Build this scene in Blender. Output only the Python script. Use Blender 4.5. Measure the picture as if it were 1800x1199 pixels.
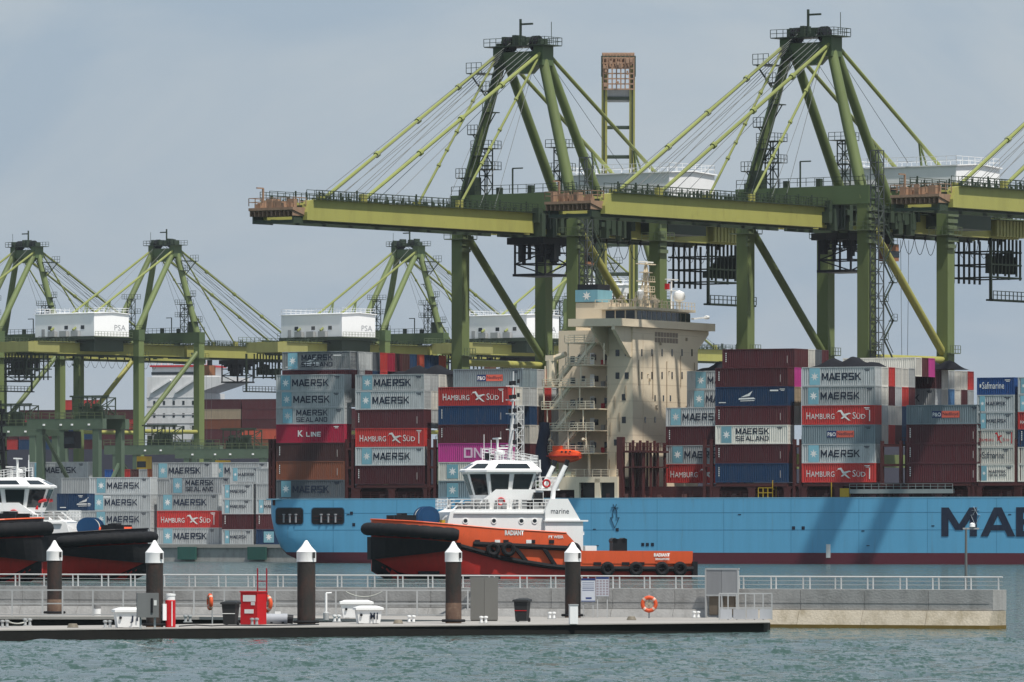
import bpy, math, random
from mathutils import Vector, Matrix
random.seed(7)
for o in list(bpy.data.objects): bpy.data.objects.remove(o)
SC = bpy.context.scene
COL = SC.collection
R = math.radians

# ------------------------------------------------------------------ camera, sky, sun, exposure
F, HOR, CAMZ = 12500.0, 941.0, 4.36            # focal length in photo pixels, horizon row, eye height (m)
cam = bpy.data.cameras.new('camera'); camo = bpy.data.objects.new('camera', cam); COL.objects.link(camo)
camo.location = (0, 0, CAMZ); camo.rotation_euler = (R(90), 0, 0)
cam.sensor_width = 36; cam.lens = F / 1800 * 36; cam.shift_y = (HOR - 599.5) / 1800
cam.clip_start = 1; cam.clip_end = 60000
SC.camera = camo
SUN_AZ, SUN_EL = 38, 63                        # high tropical sun over the photographer's right shoulder
sd = Vector((math.sin(R(SUN_AZ)) * math.cos(R(SUN_EL)), -math.cos(R(SUN_AZ)) * math.cos(R(SUN_EL)), math.sin(R(SUN_EL))))
sun = bpy.data.lights.new('sun', 'SUN'); sun.energy = 4.4; sun.angle = R(1.3); sun.color = (1.0, .95, .87)
suno = bpy.data.objects.new('sun', sun); COL.objects.link(suno)
suno.rotation_euler = sd.to_track_quat('Z', 'Y').to_euler()
W = bpy.data.worlds.new('World'); SC.world = W; W.use_nodes = True
nt = W.node_tree; nt.nodes.clear()
def N(t, **k):
    n = nt.nodes.new(t)
    for a, b in k.items(): setattr(n, a, b)
    return n
wo = N('ShaderNodeOutputWorld'); bg = N('ShaderNodeBackground')
sky = N('ShaderNodeTexSky', sky_type='NISHITA'); sky.sun_disc = False
sky.sun_elevation = R(SUN_EL); sky.sun_rotation = R(180 - SUN_AZ); sky.air_density = 1.2; sky.dust_density = 2.0; sky.ozone_density = 2.0
tc = N('ShaderNodeTexCoord'); mp = N('ShaderNodeMapping'); mp.inputs['Scale'].default_value = (1, 1, 1.9)
nz = N('ShaderNodeTexNoise'); nz.inputs['Scale'].default_value = 13; nz.inputs['Detail'].default_value = 7; nz.inputs['Roughness'].default_value = .55; nz.inputs['Distortion'].default_value = .6
cr = N('ShaderNodeValToRGB'); cr.color_ramp.elements[0].position = .40; cr.color_ramp.elements[0].color = (3.1, 3.9, 4.85, 1)
cr.color_ramp.elements[1].position = .66; cr.color_ramp.elements[1].color = (4.25, 4.75, 5.25, 1)
mx = N('ShaderNodeMix', data_type='RGBA'); mx.inputs[0].default_value = .86
nt.links.new(tc.outputs['Generated'], mp.inputs[0]); nt.links.new(mp.outputs[0], nz.inputs['Vector'])
nt.links.new(nz.outputs[0], cr.inputs[0]); nt.links.new(sky.outputs[0], mx.inputs[6]); nt.links.new(cr.outputs[0], mx.inputs[7])
nt.links.new(mx.outputs[2], bg.inputs[0]); bg.inputs[1].default_value = .108
nt.links.new(bg.outputs[0], wo.inputs[0])
vs = SC.view_settings; vs.view_transform = 'Standard'; vs.look = 'None'; vs.exposure = .12; vs.gamma = 1; vs.use_curve_mapping = False
SC.cycles.use_denoising = True
SC.cycles.max_bounces = 5; SC.cycles.diffuse_bounces = 2; SC.cycles.glossy_bounces = 3; SC.cycles.transmission_bounces = 3
SC.cycles.volume_bounces = 0; SC.cycles.caustics_reflective = False; SC.cycles.caustics_refractive = False

def P(px, py, D): return Vector(((px - 900) / F * D, D, CAMZ + (HOR - py) / F * D))
def Dg(py, z=0.0): return F * (CAMZ - z) / (py - HOR)        # distance of a point at height z seen at row py

# ------------------------------------------------------------------ materials
MATS = {}
def mat(key, c, rough=.55, dirt=.3, dark=.45, scale=.6, metal=0, streak=6.0, tint=None, var=.12, bump=0.0, rust=0.0, rscale=.5, rstreak=8.0, rcol=(.15, .075, .045)):
    if key in MATS: return MATS[key]
    m = bpy.data.materials.new(key); m.use_nodes = True; t = m.node_tree; b = t.nodes['Principled BSDF']
    b.inputs['Roughness'].default_value = rough; b.inputs['Specular IOR Level'].default_value = .5 if rough < .2 else .26; b.inputs['Metallic'].default_value = metal
    def n(ty, **k):
        x = t.nodes.new(ty)
        for a, v in k.items(): setattr(x, a, v)
        return x
    co = n('ShaderNodeTexCoord'); oi = n('ShaderNodeObjectInfo'); mu = n('ShaderNodeMath', operation='MULTIPLY'); mu.inputs[1].default_value = 91.7
    t.links.new(oi.outputs['Random'], mu.inputs[0])
    cx = n('ShaderNodeCombineXYZ'); [t.links.new(mu.outputs[0], cx.inputs[i]) for i in range(3)]
    ad = n('ShaderNodeVectorMath', operation='ADD'); t.links.new(co.outputs['Object'], ad.inputs[0]); t.links.new(cx.outputs[0], ad.inputs[1])
    ma = n('ShaderNodeMapping'); ma.inputs['Scale'].default_value = (scale, scale, scale / streak); t.links.new(ad.outputs[0], ma.inputs[0])
    n1 = n('ShaderNodeTexNoise'); n1.inputs['Scale'].default_value = 1.6; n1.inputs['Detail'].default_value = 6; n1.inputs['Roughness'].default_value = .68
    t.links.new(ma.outputs[0], n1.inputs['Vector'])
    rp = n('ShaderNodeMapRange'); rp.inputs['From Min'].default_value = .45; rp.inputs['From Max'].default_value = .75; t.links.new(n1.outputs[0], rp.inputs[0])
    f = n('ShaderNodeMath', operation='MULTIPLY'); f.inputs[1].default_value = dirt; t.links.new(rp.outputs[0], f.inputs[0])
    mi = n('ShaderNodeMix', data_type='RGBA'); t.links.new(f.outputs[0], mi.inputs[0])
    mi.inputs[6].default_value = (*c, 1)
    d = tint if tint else (c[0] * dark + .02, c[1] * dark + .015, c[2] * dark + .01)
    mi.inputs[7].default_value = (*d, 1)
    if rust:
        mr = n('ShaderNodeMapping'); mr.inputs['Scale'].default_value = (rscale, rscale, rscale / rstreak); mr.inputs['Location'].default_value = (7, 3, 5); t.links.new(ad.outputs[0], mr.inputs[0])
        n3 = n('ShaderNodeTexNoise'); n3.inputs['Scale'].default_value = 2.2; n3.inputs['Detail'].default_value = 8; n3.inputs['Roughness'].default_value = .75; t.links.new(mr.outputs[0], n3.inputs['Vector'])
        r3 = n('ShaderNodeMapRange'); r3.inputs['From Min'].default_value = .58; r3.inputs['From Max'].default_value = .72; r3.inputs['To Max'].default_value = rust; t.links.new(n3.outputs[0], r3.inputs[0])
        m3 = n('ShaderNodeMix', data_type='RGBA'); t.links.new(r3.outputs[0], m3.inputs[0]); t.links.new(mi.outputs[2], m3.inputs[6]); m3.inputs[7].default_value = (*rcol, 1); mi = m3
    hs = n('ShaderNodeHueSaturation'); rr = n('ShaderNodeMapRange'); rr.inputs['To Min'].default_value = 1 - var; rr.inputs['To Max'].default_value = 1 + var
    t.links.new(oi.outputs['Random'], rr.inputs[0]); t.links.new(rr.outputs[0], hs.inputs['Value']); t.links.new(mi.outputs[2], hs.inputs['Color'])
    t.links.new(hs.outputs[0], b.inputs['Base Color'])
    if bump:
        n2 = n('ShaderNodeTexNoise'); n2.inputs['Scale'].default_value = 9; n2.inputs['Detail'].default_value = 6; t.links.new(co.outputs['Object'], n2.inputs['Vector'])
        bp = n('ShaderNodeBump'); bp.inputs['Strength'].default_value = bump; bp.inputs['Distance'].default_value = .05
        t.links.new(n2.outputs[0], bp.inputs['Height']); t.links.new(bp.outputs[0], b.inputs['Normal'])
    MATS[key] = m; return m
def flat(key, c, rough=.5, metal=0): return mat(key, c, rough, dirt=.12, var=.0, metal=metal)
GREEN = mat('crane_green_paint', (.085, .125, .055), .5, .35, .55, .25)
YGREEN = mat('crane_yellow_green_paint', (.33, .32, .09), .5, .4, .55, .2, rust=.5, rscale=.35, rstreak=3, rcol=(.16, .13, .05))
STAYM = mat('crane_stay_paint', (.24, .27, .085), .5, .35, .5, .2)
LEGP = mat('crane_leg_paint', (.145, .185, .07), .5, .4, .45, .2, rust=.5, rscale=.4, rstreak=7, rcol=(.08, .085, .04))
YARDG = mat('yard_crane_green', (.085, .125, .085), .5, .35, .5, .3)
DKGREEN = mat('dark_green_steel', (.035, .052, .033), .55)
BLACK = mat('black_steel', (.011, .012, .015), .55)
CABLE = mat('steel_cable', (.13, .14, .14), .5)
RAILG = mat('crane_rail_paint', (.11, .14, .075), .5)
HOUSEW = mat('white_sheet_metal', (.88, .88, .88), .5, .18, .75, .3)
TIPM = mat('rusty_orange_steel', (.33, .21, .14), .7, .6, .4, .8)
GALV = mat('galvanised_steel', (.42, .43, .43), .45, .3, .6, 1.0, .2)
GLASS = mat('dark_glass', (.012, .018, .022), .08, 0, var=0)
WHITE = mat('white_paint', (.86, .86, .85), .4, .16, .65, 1.2, var=.02, rust=.3, rscale=1.0, rstreak=6, rcol=(.5, .42, .34))
ORANGE = mat('orange_paint', (.74, .115, .04), .4, .3, .6, .8, var=.03, rust=.45, rscale=.9, rstreak=3, rcol=(.38, .10, .05))
LBOAT = mat('lifeboat_orange', (.72, .08, .02), .4, .2, .6, 1, var=.03)
REDP = mat('red_paint', (.50, .015, .02), .4, .2, .6, 1, var=.03)
HULLRED = mat('tug_red_antifouling', (.48, .032, .026), .5, .5, .45, .9, var=.03, rust=.6, rscale=.9, rstreak=4, rcol=(.16, .03, .025))
RUBBER = mat('black_rubber', (.008, .009, .011), .8, .5, .5, 1.2, tint=(.026, .026, .027))
BLUEW = mat('winch_blue_paint', (.013, .06, .15), .45)
CREAM = mat('cream_ship_paint', (.74, .63, .47), .5, .25, .72, .25, var=.02, rust=.4, rscale=.7, rstreak=10, rcol=(.36, .24, .14))
MAROON = mat('maroon_ship_steel', (.075, .02, .019), .6, .4, .5, .4)
HULLB = mat('sky_blue_hull_paint', (.125, .40, .63), .42, .5, .72, .30, streak=14, tint=(.10, .30, .47), var=0, rust=.4, rscale=.55, rstreak=14, rcol=(.14, .20, .24))
BOOT = mat('maroon_boot_topping', (.115, .022, .035), .55, .4, .6, .2, var=0)
NAVYL = mat('navy_lettering', (.012, .02, .042), .5, .4, .5, 1.5, tint=(.05, .06, .08), var=.2)
WHITEL = mat('white_lettering', (.76, .76, .74), .5, .4, .6, 1.5, var=.1)
STARB = mat('pale_blue_panel', (.20, .42, .50), .5, .5, .6, 1.0, tint=(.24, .33, .36), var=.2)
CONC = mat('grey_concrete', (.36, .355, .345), .85, .75, .5, .9, streak=2.6, tint=(.19, .185, .175), var=.03, bump=.4)
DECKC = mat('pale_deck_concrete', (.33, .315, .295), .85, .5, .6, .5, streak=1, var=.02, bump=.3)
CONCL = mat('weathered_pale_concrete', (.47, .415, .33), .9, .8, .45, .8, streak=2.2, tint=(.22, .18, .11), var=.05, bump=.5)
ALGAE = mat('algae_stained_concrete', (.16, .11, .03), .8, .6, .5, 1.2, streak=1)
PILEM = mat('rusty_pile_steel', (.03, .028, .026), .7, .75, .5, .9, tint=(.085, .04, .03), streak=2.5, var=.15, bump=.4)
TARP = mat('black_tarpaulin', (.007, .008, .012), .9, 0)
BRASS = mat('yellow_safety_paint', (.55, .36, .03), .5)

# ------------------------------------------------------------------ mesh helpers
class MB:
    def __init__(s): s.v = []; s.f = []
    def add(s, v, f):
        n = len(s.v); s.v += [tuple(p) for p in v]; s.f += [tuple(i + n for i in q) for q in f]; return s
    def box(s, x0, x1, y0, y1, z0, z1):
        return s.add([(x0, y0, z0), (x1, y0, z0), (x1, y1, z0), (x0, y1, z0), (x0, y0, z1), (x1, y0, z1), (x1, y1, z1), (x0, y1, z1)],
                     [(0, 3, 2, 1), (4, 5, 6, 7), (0, 1, 5, 4), (1, 2, 6, 5), (2, 3, 7, 6), (3, 0, 4, 7)])
    def beam(s, p, q, w, h=None, w2=None, h2=None):
        p = Vector(p); q = Vector(q); h = h or w; w2 = w2 or w; h2 = h2 or h; d = (q - p).normalized()
        up = Vector((0, 0, 1)) if abs(d.z) < .95 else Vector((1, 0, 0))
        a = d.cross(up).normalized(); b = a.cross(d)
        v = []
        for c, ww, hh in ((p, w, h), (q, w2, h2)):
            for i, j in ((-1, -1), (1, -1), (1, 1), (-1, 1)): v.append(c + a * (i * ww / 2) + b * (j * hh / 2))
        return s.add(v, [(0, 1, 2, 3), (7, 6, 5, 4), (0, 4, 5, 1), (1, 5, 6, 2), (2, 6, 7, 3), (3, 7, 4, 0)])
    def tube(s, p, q, r, r2=None, n=8):
        p = Vector(p); q = Vector(q); r2 = r if r2 is None else r2; d = (q - p).normalized()
        up = Vector((0, 0, 1)) if abs(d.z) < .95 else Vector((1, 0, 0))
        a = d.cross(up).normalized(); b = a.cross(d); v = []
        for c, rr in ((p, r), (q, r2)):
            for i in range(n):
                t = 2 * math.pi * i / n; v.append(c + a * (rr * math.cos(t)) + b * (rr * math.sin(t)))
        f = [(i, (i + 1) % n, n + (i + 1) % n, n + i) for i in range(n)]
        return s.add(v, f + [tuple(range(n - 1, -1, -1)), tuple(range(n, 2 * n))])
    def path(s, pts, r, n=6):
        pts = [Vector(p) for p in pts]; k = len(pts); v = []; f = []
        for i, c in enumerate(pts):
            d = (pts[min(i + 1, k - 1)] - pts[max(i - 1, 0)]).normalized()
            up = Vector((0, 0, 1)) if abs(d.z) < .95 else Vector((1, 0, 0))
            a = d.cross(up).normalized(); b = a.cross(d)
            rr = r[i] if isinstance(r, (list, tuple)) else r
            for j in range(n):
                t = 2 * math.pi * j / n; v.append(c + a * (rr * math.cos(t)) + b * (rr * math.sin(t)))
        for i in range(k - 1):
            for j in range(n):
                f.append((i * n + j, i * n + (j + 1) % n, (i + 1) * n + (j + 1) % n, (i + 1) * n + j))
        f += [tuple(range(n - 1, -1, -1)), tuple((k - 1) * n + j for j in range(n))]
        return s.add(v, f)
    def prism(s, poly, a, b, ax='y'):           # polygon (two coordinates) pushed from a to b along axis ax
        n = len(poly); v = []
        for t in (a, b):
            for p, q in poly: v.append({'y': (p, t, q), 'x': (t, p, q), 'z': (p, q, t)}[ax])
        f = [(i, (i + 1) % n, n + (i + 1) % n, n + i) for i in range(n)]
        return s.add(v, f + [tuple(range(n - 1, -1, -1)), tuple(range(n, 2 * n))])
    def lathe(s, prof, n=20, c=(0, 0, 0)):      # profile (r, z)
        v = []; k = len(prof)
        for r, z in prof:
            for j in range(n):
                t = 2 * math.pi * j / n; v.append((c[0] + r * math.cos(t), c[1] + r * math.sin(t), c[2] + z))
        f = [(i * n + j, i * n + (j + 1) % n, (i + 1) * n + (j + 1) % n, (i + 1) * n + j) for i in range(k - 1) for j in range(n)]
        return s.add(v, f + [tuple(range(n - 1, -1, -1)), tuple((k - 1) * n + j for j in range(n))])
    def torus(s, c, Rr, r, ax='y', n=24, m=8):
        v = []; f = []
        for i in range(n):
            t = 2 * math.pi * i / n
            for j in range(m):
                u = 2 * math.pi * j / m; q = Rr + r * math.cos(u); w = r * math.sin(u); x, z = q * math.cos(t), q * math.sin(t)
                o = {'y': (x, w, z), 'x': (w, x, z), 'z': (x, z, w)}[ax]; v.append((c[0] + o[0], c[1] + o[1], c[2] + o[2]))
        for i in range(n):
            for j in range(m): f.append((i * m + j, ((i + 1) % n) * m + j, ((i + 1) % n) * m + (j + 1) % m, i * m + (j + 1) % m))
        return s.add(v, f)
    def loft(s, rings, caps=True, closed=True):
        n = len(rings[0]); v = [p for r in rings for p in r]; f = []
        for i in range(len(rings) - 1):
            for j in range(n if closed else n - 1):
                f.append((i * n + j, i * n + (j + 1) % n, (i + 1) * n + (j + 1) % n, (i + 1) * n + j))
        if caps: f += [tuple(range(n - 1, -1, -1)), tuple((len(rings) - 1) * n + j for j in range(n))]
        return s.add(v, f)
    def rail(s, pts, h=1.1, step=2.0, r=.05, mids=1):
        pts = [Vector(p) for p in pts]
        for a, b in zip(pts, pts[1:]):
            L = (b - a).length; k = max(1, int(round(L / step)))
            for j in range(mids + 1):
                z = Vector((0, 0, h * (j + 1) / (mids + 1))); s.beam(a + z, b + z, r * 1.6)
            for i in range(k + 1):
                p = a.lerp(b, i / k); s.beam(p, p + Vector((0, 0, h)), r * 1.6)
        return s
    def mesh(s, name, smooth=False, xf=None):
        me = bpy.data.meshes.new(name)
        v = [tuple(xf @ Vector(p)) for p in s.v] if xf else s.v
        me.from_pydata(v, [], s.f); me.update()
        if smooth: me.shade_smooth(); me.set_sharp_from_angle(angle=.7)
        return me
    def obj(s, name, m, parent=None, smooth=False, xf=None):
        me = s.mesh(name, smooth, xf); me.materials.append(m)
        return link(name, me, parent)
def link(name, me, parent=None, m=None, loc=None, rz=None):
    o = bpy.data.objects.new(name, me); COL.objects.link(o); o.parent = parent
    if m is not None:
        o.material_slots[0].link = 'OBJECT'; o.material_slots[0].material = m
    if loc is not None: o.location = loc
    if rz is not None: o.rotation_euler = (0, 0, rz)
    return o
def tag(o, label, cat, group=None):
    o['label'] = label; o['category'] = cat
    if group: o['group'] = group
    return o
def thing(name, label, cat, loc=(0, 0, 0), rz=0, group=None):
    o = bpy.data.objects.new(name, None); COL.objects.link(o); o.location = loc; o.rotation_euler = (0, 0, rz); o.empty_display_size = .5
    return tag(o, label, cat, group)
def struct(o, kind='structure'): o['kind'] = kind; return o

TXT = {}
def text_mesh(txt, w, h, bold=.0, shear=0.0):
    """flat lettering w x h metres in the xz plane, facing -y, lower left corner at the origin"""
    key = (txt, w, h, bold, shear)
    if key in TXT: return TXT[key]
    cu = bpy.data.curves.new('lettering', 'FONT'); cu.body = txt; cu.offset = bold; cu.resolution_u = 2; cu.shear = shear; cu.space_line = .85
    o = bpy.data.objects.new('lettering', cu); COL.objects.link(o); bpy.context.view_layer.update()
    me = bpy.data.meshes.new_from_object(o.evaluated_get(bpy.context.evaluated_depsgraph_get()))
    bpy.data.objects.remove(o); bpy.data.curves.remove(cu)
    xs = [v.co.x for v in me.vertices]; ys = [v.co.y for v in me.vertices]
    x0, x1, y0, y1 = min(xs), max(xs), min(ys), max(ys)
    for v in me.vertices: v.co = ((v.co.x - x0) / (x1 - x0) * w, 0, (v.co.y - y0) / (y1 - y0) * h)
    me.name = 'lettering'; me.materials.clear(); me.materials.append(None); TXT[key] = me; return me
def star_mesh(r, n=7, inner=.42):
    key = ('star', r)
    if key in TXT: return TXT[key]
    v = [(0, 0, 0)]; f = []
    for i in range(2 * n):
        t = math.pi / 2 + math.pi * i / n; q = r if i % 2 == 0 else r * inner; v.append((q * math.cos(t), 0, q * math.sin(t)))
    for i in range(2 * n): f.append((0, i + 1, (i + 1) % (2 * n) + 1))
    me = bpy.data.meshes.new('star'); me.from_pydata(v, [], f); me.materials.append(None); TXT[key] = me; return me
def poly_mesh(key, polys):
    if key in TXT: return TXT[key]
    v = []; f = []
    for p in polys: n = len(v); v += [(x, 0, z) for x, z in p]; f.append(tuple(range(n, n + len(p))))
    me = bpy.data.meshes.new(key); me.from_pydata(v, [], f); me.materials.append(None); TXT[key] = me; return me
GL = {'M': [(0, 0, 0, 1), (0, 1, .42, .22), (.42, .22, .84, 1), (.84, 1, .84, 0)], 'A': [(0, 0, .40, 1), (.40, 1, .80, 0), (.16, .3, .64, .3)],
      'E': [(0, 0, 0, 1), (0, .09, .72, .09), (0, .5, .66, .5), (0, .91, .72, .91)], 'R': [(0, 0, 0, 1), (0, .91, .7, .91), (.7, .96, .7, .40), (0, .45, .7, .45), (.3, .45, .74, 0)],
      'S': [(-.08, .09, .78, .09), (.7, .05, .7, .55), (0, .5, .7, .5), (0, .46, 0, .95), (-.08, .91, .78, .91)], 'K': [(0, 0, 0, 1), (.08, .42, .72, 1), (.26, .60, .78, 0)],
      'L': [(0, 0, 0, 1), (0, .09, .7, .09)], 'N': [(0, 0, 0, 1), (0, 1, .7, 0), (.7, 0, .7, 1)], 'D': [(0, 0, 0, 1), (0, .09, .6, .09), (0, .91, .6, .91), (.66, .12, .66, .88)],
      'I': [(0, 0, 0, 1)], 'O': [(0, .05, 0, .95), (0, .09, .74, .09), (0, .91, .74, .91), (.74, .05, .74, .95)], ' ': []}
def block_mesh(txt, w, h, th=.2):
    key = ('block', txt, w, h, th)
    if key in TXT: return TXT[key]
    v = []; f = []; x = th / 2; n = 0; tot = 0
    adv = lambda c: {'I': th + .14, ' ': .45, 'M': 1.16, 'A': 1.04}.get(c, .74 + th + .14)
    tot = sum(adv(c) for c in txt) - .14; k = w / tot
    for c in txt:
        for (a, b, d, e) in GL[c]:
            dx, dz = d - a, e - b; t = th * (1.0 if abs(dz) < 1e-6 or abs(dx) < 1e-6 else 1.08); hz = .9 if abs(dz) < 1e-6 else 1.0
            if abs(dz) < 1e-6: q = [(a - th / 2 * (a == 0), b - t * hz / 2), (d + th * .15, b - t * hz / 2), (d + th * .15, b + t * hz / 2), (a - th / 2 * (a == 0), b + t * hz / 2)]
            else: q = [(a - t / 2, b), (a + t / 2, b), (d + t / 2, e), (d - t / 2, e)]
            m = len(v); v += [((x + p) * k, -.002 * (n % 9), z * h) for p, z in q]; f.append((m, m + 1, m + 2, m + 3)); n += 1
        x += adv(c)
    me = bpy.data.meshes.new('lettering'); me.from_pydata(v, [], f); me.materials.append(None); TXT[key] = me; return me
def block(txt, parent, x, y, z, w, h, m=NAVYL, th=.2): return link('lettering', block_mesh(txt, w, h, th), parent, m, (x, y, z))
def word(txt, parent, x, y, z, w, h, m=NAVYL, bold=.02, rz=0, name='lettering'):
    o = link(name, text_mesh(txt, w, h, bold), parent, m, (x, y, z), rz); return o

# ------------------------------------------------------------------ water and quay
import numpy as np
def water():
    m = bpy.data.materials.new('harbour_water'); m.use_nodes = True; t = m.node_tree; b = t.nodes['Principled BSDF']
    b.inputs['Base Color'].default_value = (.042, .080, .071, 1); b.inputs['Roughness'].default_value = .1; b.inputs['IOR'].default_value = 1.33
    co = t.nodes.new('ShaderNodeTexCoord'); acc = None
    def vm(op, a=None, b=None):
        x = t.nodes.new('ShaderNodeVectorMath'); x.operation = op
        for k, q in ((0, a), (1, b)):
            if q is None: continue
            if isinstance(q, tuple): x.inputs[k].default_value = q
            else: t.links.new(q, x.inputs[k])
        return x.outputs[0]
    # wave facets at three sizes tilt the surface; crests lie across the wind
    for sc, amp, rot in (((2.6, .85, 1), (.42, 1.2, 0), .12), ((7.0, 2.4, 1), (.36, 1.0, 0), -.15), ((.45, .12, 1), (.15, .42, 0), .1)):
        ma = t.nodes.new('ShaderNodeMapping'); ma.inputs['Scale'].default_value = sc; ma.inputs['Rotation'].default_value = (0, 0, rot)
        nn = t.nodes.new('ShaderNodeTexNoise'); nn.inputs['Scale'].default_value = 1; nn.inputs['Detail'].default_value = 3; nn.inputs['Roughness'].default_value = .6
        t.links.new(co.outputs['Object'], ma.inputs[0]); t.links.new(ma.outputs[0], nn.inputs['Vector'])
        d = vm('MULTIPLY', vm('SUBTRACT', nn.outputs['Color'], (.5, .5, .5)), amp)
        acc = d if acc is None else vm('ADD', acc, d)
    ge = t.nodes.new('ShaderNodeNewGeometry')
    t.links.new(vm('NORMALIZE', vm('ADD', vm('MULTIPLY', acc, (2.0, 2.0, 0)), ge.outputs['Normal'])), b.inputs['Normal'])
    rng = np.random.default_rng(3)
    xs = np.arange(-34, 34.1, .34); ys = np.arange(150, 300.1, .34)
    X, Y = np.meshgrid(xs, ys); Z = np.zeros_like(X)
    for i in range(34):
        lam = 1.1 * (1.13 ** i) if i < 18 else rng.uniform(.9, 4.5); k = 2 * math.pi / lam; th = R(-90 + 35) + rng.normal(0, .55)
        a = .0075 * lam ** .8 if i < 18 else .010 * lam ** .7
        Z += a * .62 * np.sin(k * (X * math.cos(th) + Y * math.sin(th)) + rng.uniform(0, 7))
    edge = np.minimum.reduce([np.clip((X + 34) / 3, 0, 1), np.clip((34 - X) / 3, 0, 1), np.clip((Y - 150) / 5, 0, 1), np.clip((300 - Y) / 6, 0, 1)])
    Z = Z * edge
    nx, ny = len(xs), len(ys)
    v = np.stack([X.ravel(), Y.ravel(), Z.ravel()], 1).tolist()
    f = [(j * nx + i, j * nx + i + 1, (j + 1) * nx + i + 1, (j + 1) * nx + i) for j in range(ny - 1) for i in range(nx - 1)]
    B = 9000.0; x0, x1, y0, y1 = xs[0], xs[-1], ys[0], ys[-1]
    n = len(v); v += [(-B, -500, 0), (B, -500, 0), (B, y0, 0), (-B, y0, 0), (-B, y1, 0), (B, y1, 0), (B, 14000, 0), (-B, 14000, 0),
                      (x0, y0, 0), (x1, y0, 0), (x1, y1, 0), (x0, y1, 0)]
    f += [(n, n + 1, n + 2, n + 3), (n + 4, n + 5, n + 6, n + 7), (n + 3, n + 8, n + 11, n + 4), (n + 9, n + 2, n + 5, n + 10)]
    me = bpy.data.meshes.new('water'); me.from_pydata(v, [], f); me.shade_smooth(); me.materials.append(m)
    struct(link('water', me))
water()

TH = R(27); CT, ST = math.cos(TH), math.sin(TH)      # the berth line: bow end nearer to us
SX, SY = 8.78, 1098.0
def t_of(px, w=0.0):
    k = (px - 900) / F; return (k * (SY + w * CT) - SX - w * ST) / (CT + k * ST)
def SW(t, w, z=0.0): return Vector((SX + t * CT + w * ST, SY - t * ST + w * CT, z))
def z_of(py, t, w=0.0): return CAMZ + (HOR - py) / F * (SY - t * ST + w * CT)
QZ = 2.75; QW = 40.0
q = thing('quay', 'grey concrete quay wall with green fender panels behind the moored blue ship', 'quay', SW(0, QW), -TH); struct(q)
MB().box(-420, 320, 0, 1400, -3, QZ).obj('quay_deck', CONC, q)
MB().box(-420, 320, -.35, -.01, QZ - .45, QZ + .12).obj('coping', DECKC, q)
FENG = mat('green_fender_panel', (.03, .10, .085), .6, .4, .5, .6)
for i, px in enumerate((-60, 115, 220, 332, 455)):
    t = t_of(px, QW)
    MB().box(t - 1.7, t + 1.7, -.85, -.36, .35, QZ - .3).box(t - 1.4, t + 1.4, -.36, -.012, .7, QZ - .7).obj('fender_panel', FENG, q)
m_ = MB()
for i in range(60): m_.box(-60 + i * 1.1, -60 + i * 1.1 + .55, -.4, -.012, 0, .28)
m_.obj('rubbing_blocks', BLACK, q)
# ------------------------------------------------------------------ shipping containers
CC = {'g': ('light grey', (.44, .465, .47)), 'm': ('maroon', (.088, .022, .027)), 'r': ('bright red', (.50, .045, .04)),
      'n': ('navy blue', (.013, .045, .11)), 'k': ('crimson', (.36, .016, .05)), 'b': ('dark brown', (.075, .032, .03)),
      'o': ('rust brown', (.22, .075, .04)), 'c': ('cream white', (.66, .64, .58)), 'p': ('magenta pink', (.46, .05, .25)),
      's': ('slate grey', (.22, .28, .31)), 'l': ('sky blue', (.10, .26, .50)), 'd': ('dark grey', (.10, .115, .13)), 'u': ('royal blue', (.02, .08, .26)),
      'e': ('orange red', (.48, .09, .05)), 't': ('tan', (.34, .27, .19))}
CM = {k: mat('container_paint_' + v[0].replace(' ', '_'), v[1], .55, .62, .55, .8, streak=4, tint=tuple(x * .5 + .04 for x in v[1]), var=.2, rust=.6, rscale=.8, rstreak=3, rcol=(.16 + v[1][0] * .25, .09 + v[1][1] * .25, .06 + v[1][2] * .25)) for k, v in CC.items()}
BM = {}
def body_mesh(L, H):
    if (L, H) in BM: return BM[(L, H)]
    b = MB(); Wd = 2.44; n = int(round(L / .37)); x0, x1 = .14, L - .14; z0, z1 = .17, H - .13
    b.box(0, .14, 0, Wd, 0, H).box(L - .14, L, 0, .16, 0, H).box(L - .14, L, Wd - .16, Wd, 0, H)
    b.box(.14, L - .14, 0, .12, 0, z0).box(.14, L - .14, 0, .10, z1, H)
    b.box(L - .14, L, .16, Wd - .16, 0, .16).box(L - .14, L, .16, Wd - .16, H - .12, H)
    pts = []
    for i in range(n):
        a = x0 + (x1 - x0) * i / n; d = (x1 - x0) / n
        pts += [(a, .03), (a + d * .36, .03), (a + d * .5, .125), (a + d * .86, .125)]
    pts.append((x1, .03)); v = []; f = []
    for x, y in pts: v += [(x, y, z0), (x, y, z1)]
    for i in range(len(pts) - 1): f.append((2 * i, 2 * i + 2, 2 * i + 3, 2 * i + 1))
    b.add(v, f)
    b.add([(.14, .1, H - .05), (L - .14, .1, H - .05), (L - .14, Wd - .01, H - .05), (.14, Wd - .01, H - .05)], [(0, 1, 2, 3)])
    b.add([(.14, Wd - .02, 0), (L - .14, Wd - .02, 0), (L - .14, Wd - .02, H - .05), (.14, Wd - .02, H - .05)], [(0, 1, 2, 3)])
    me = b.mesh('body'); me.materials.append(None); BM[(L, H)] = me; return me
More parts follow.
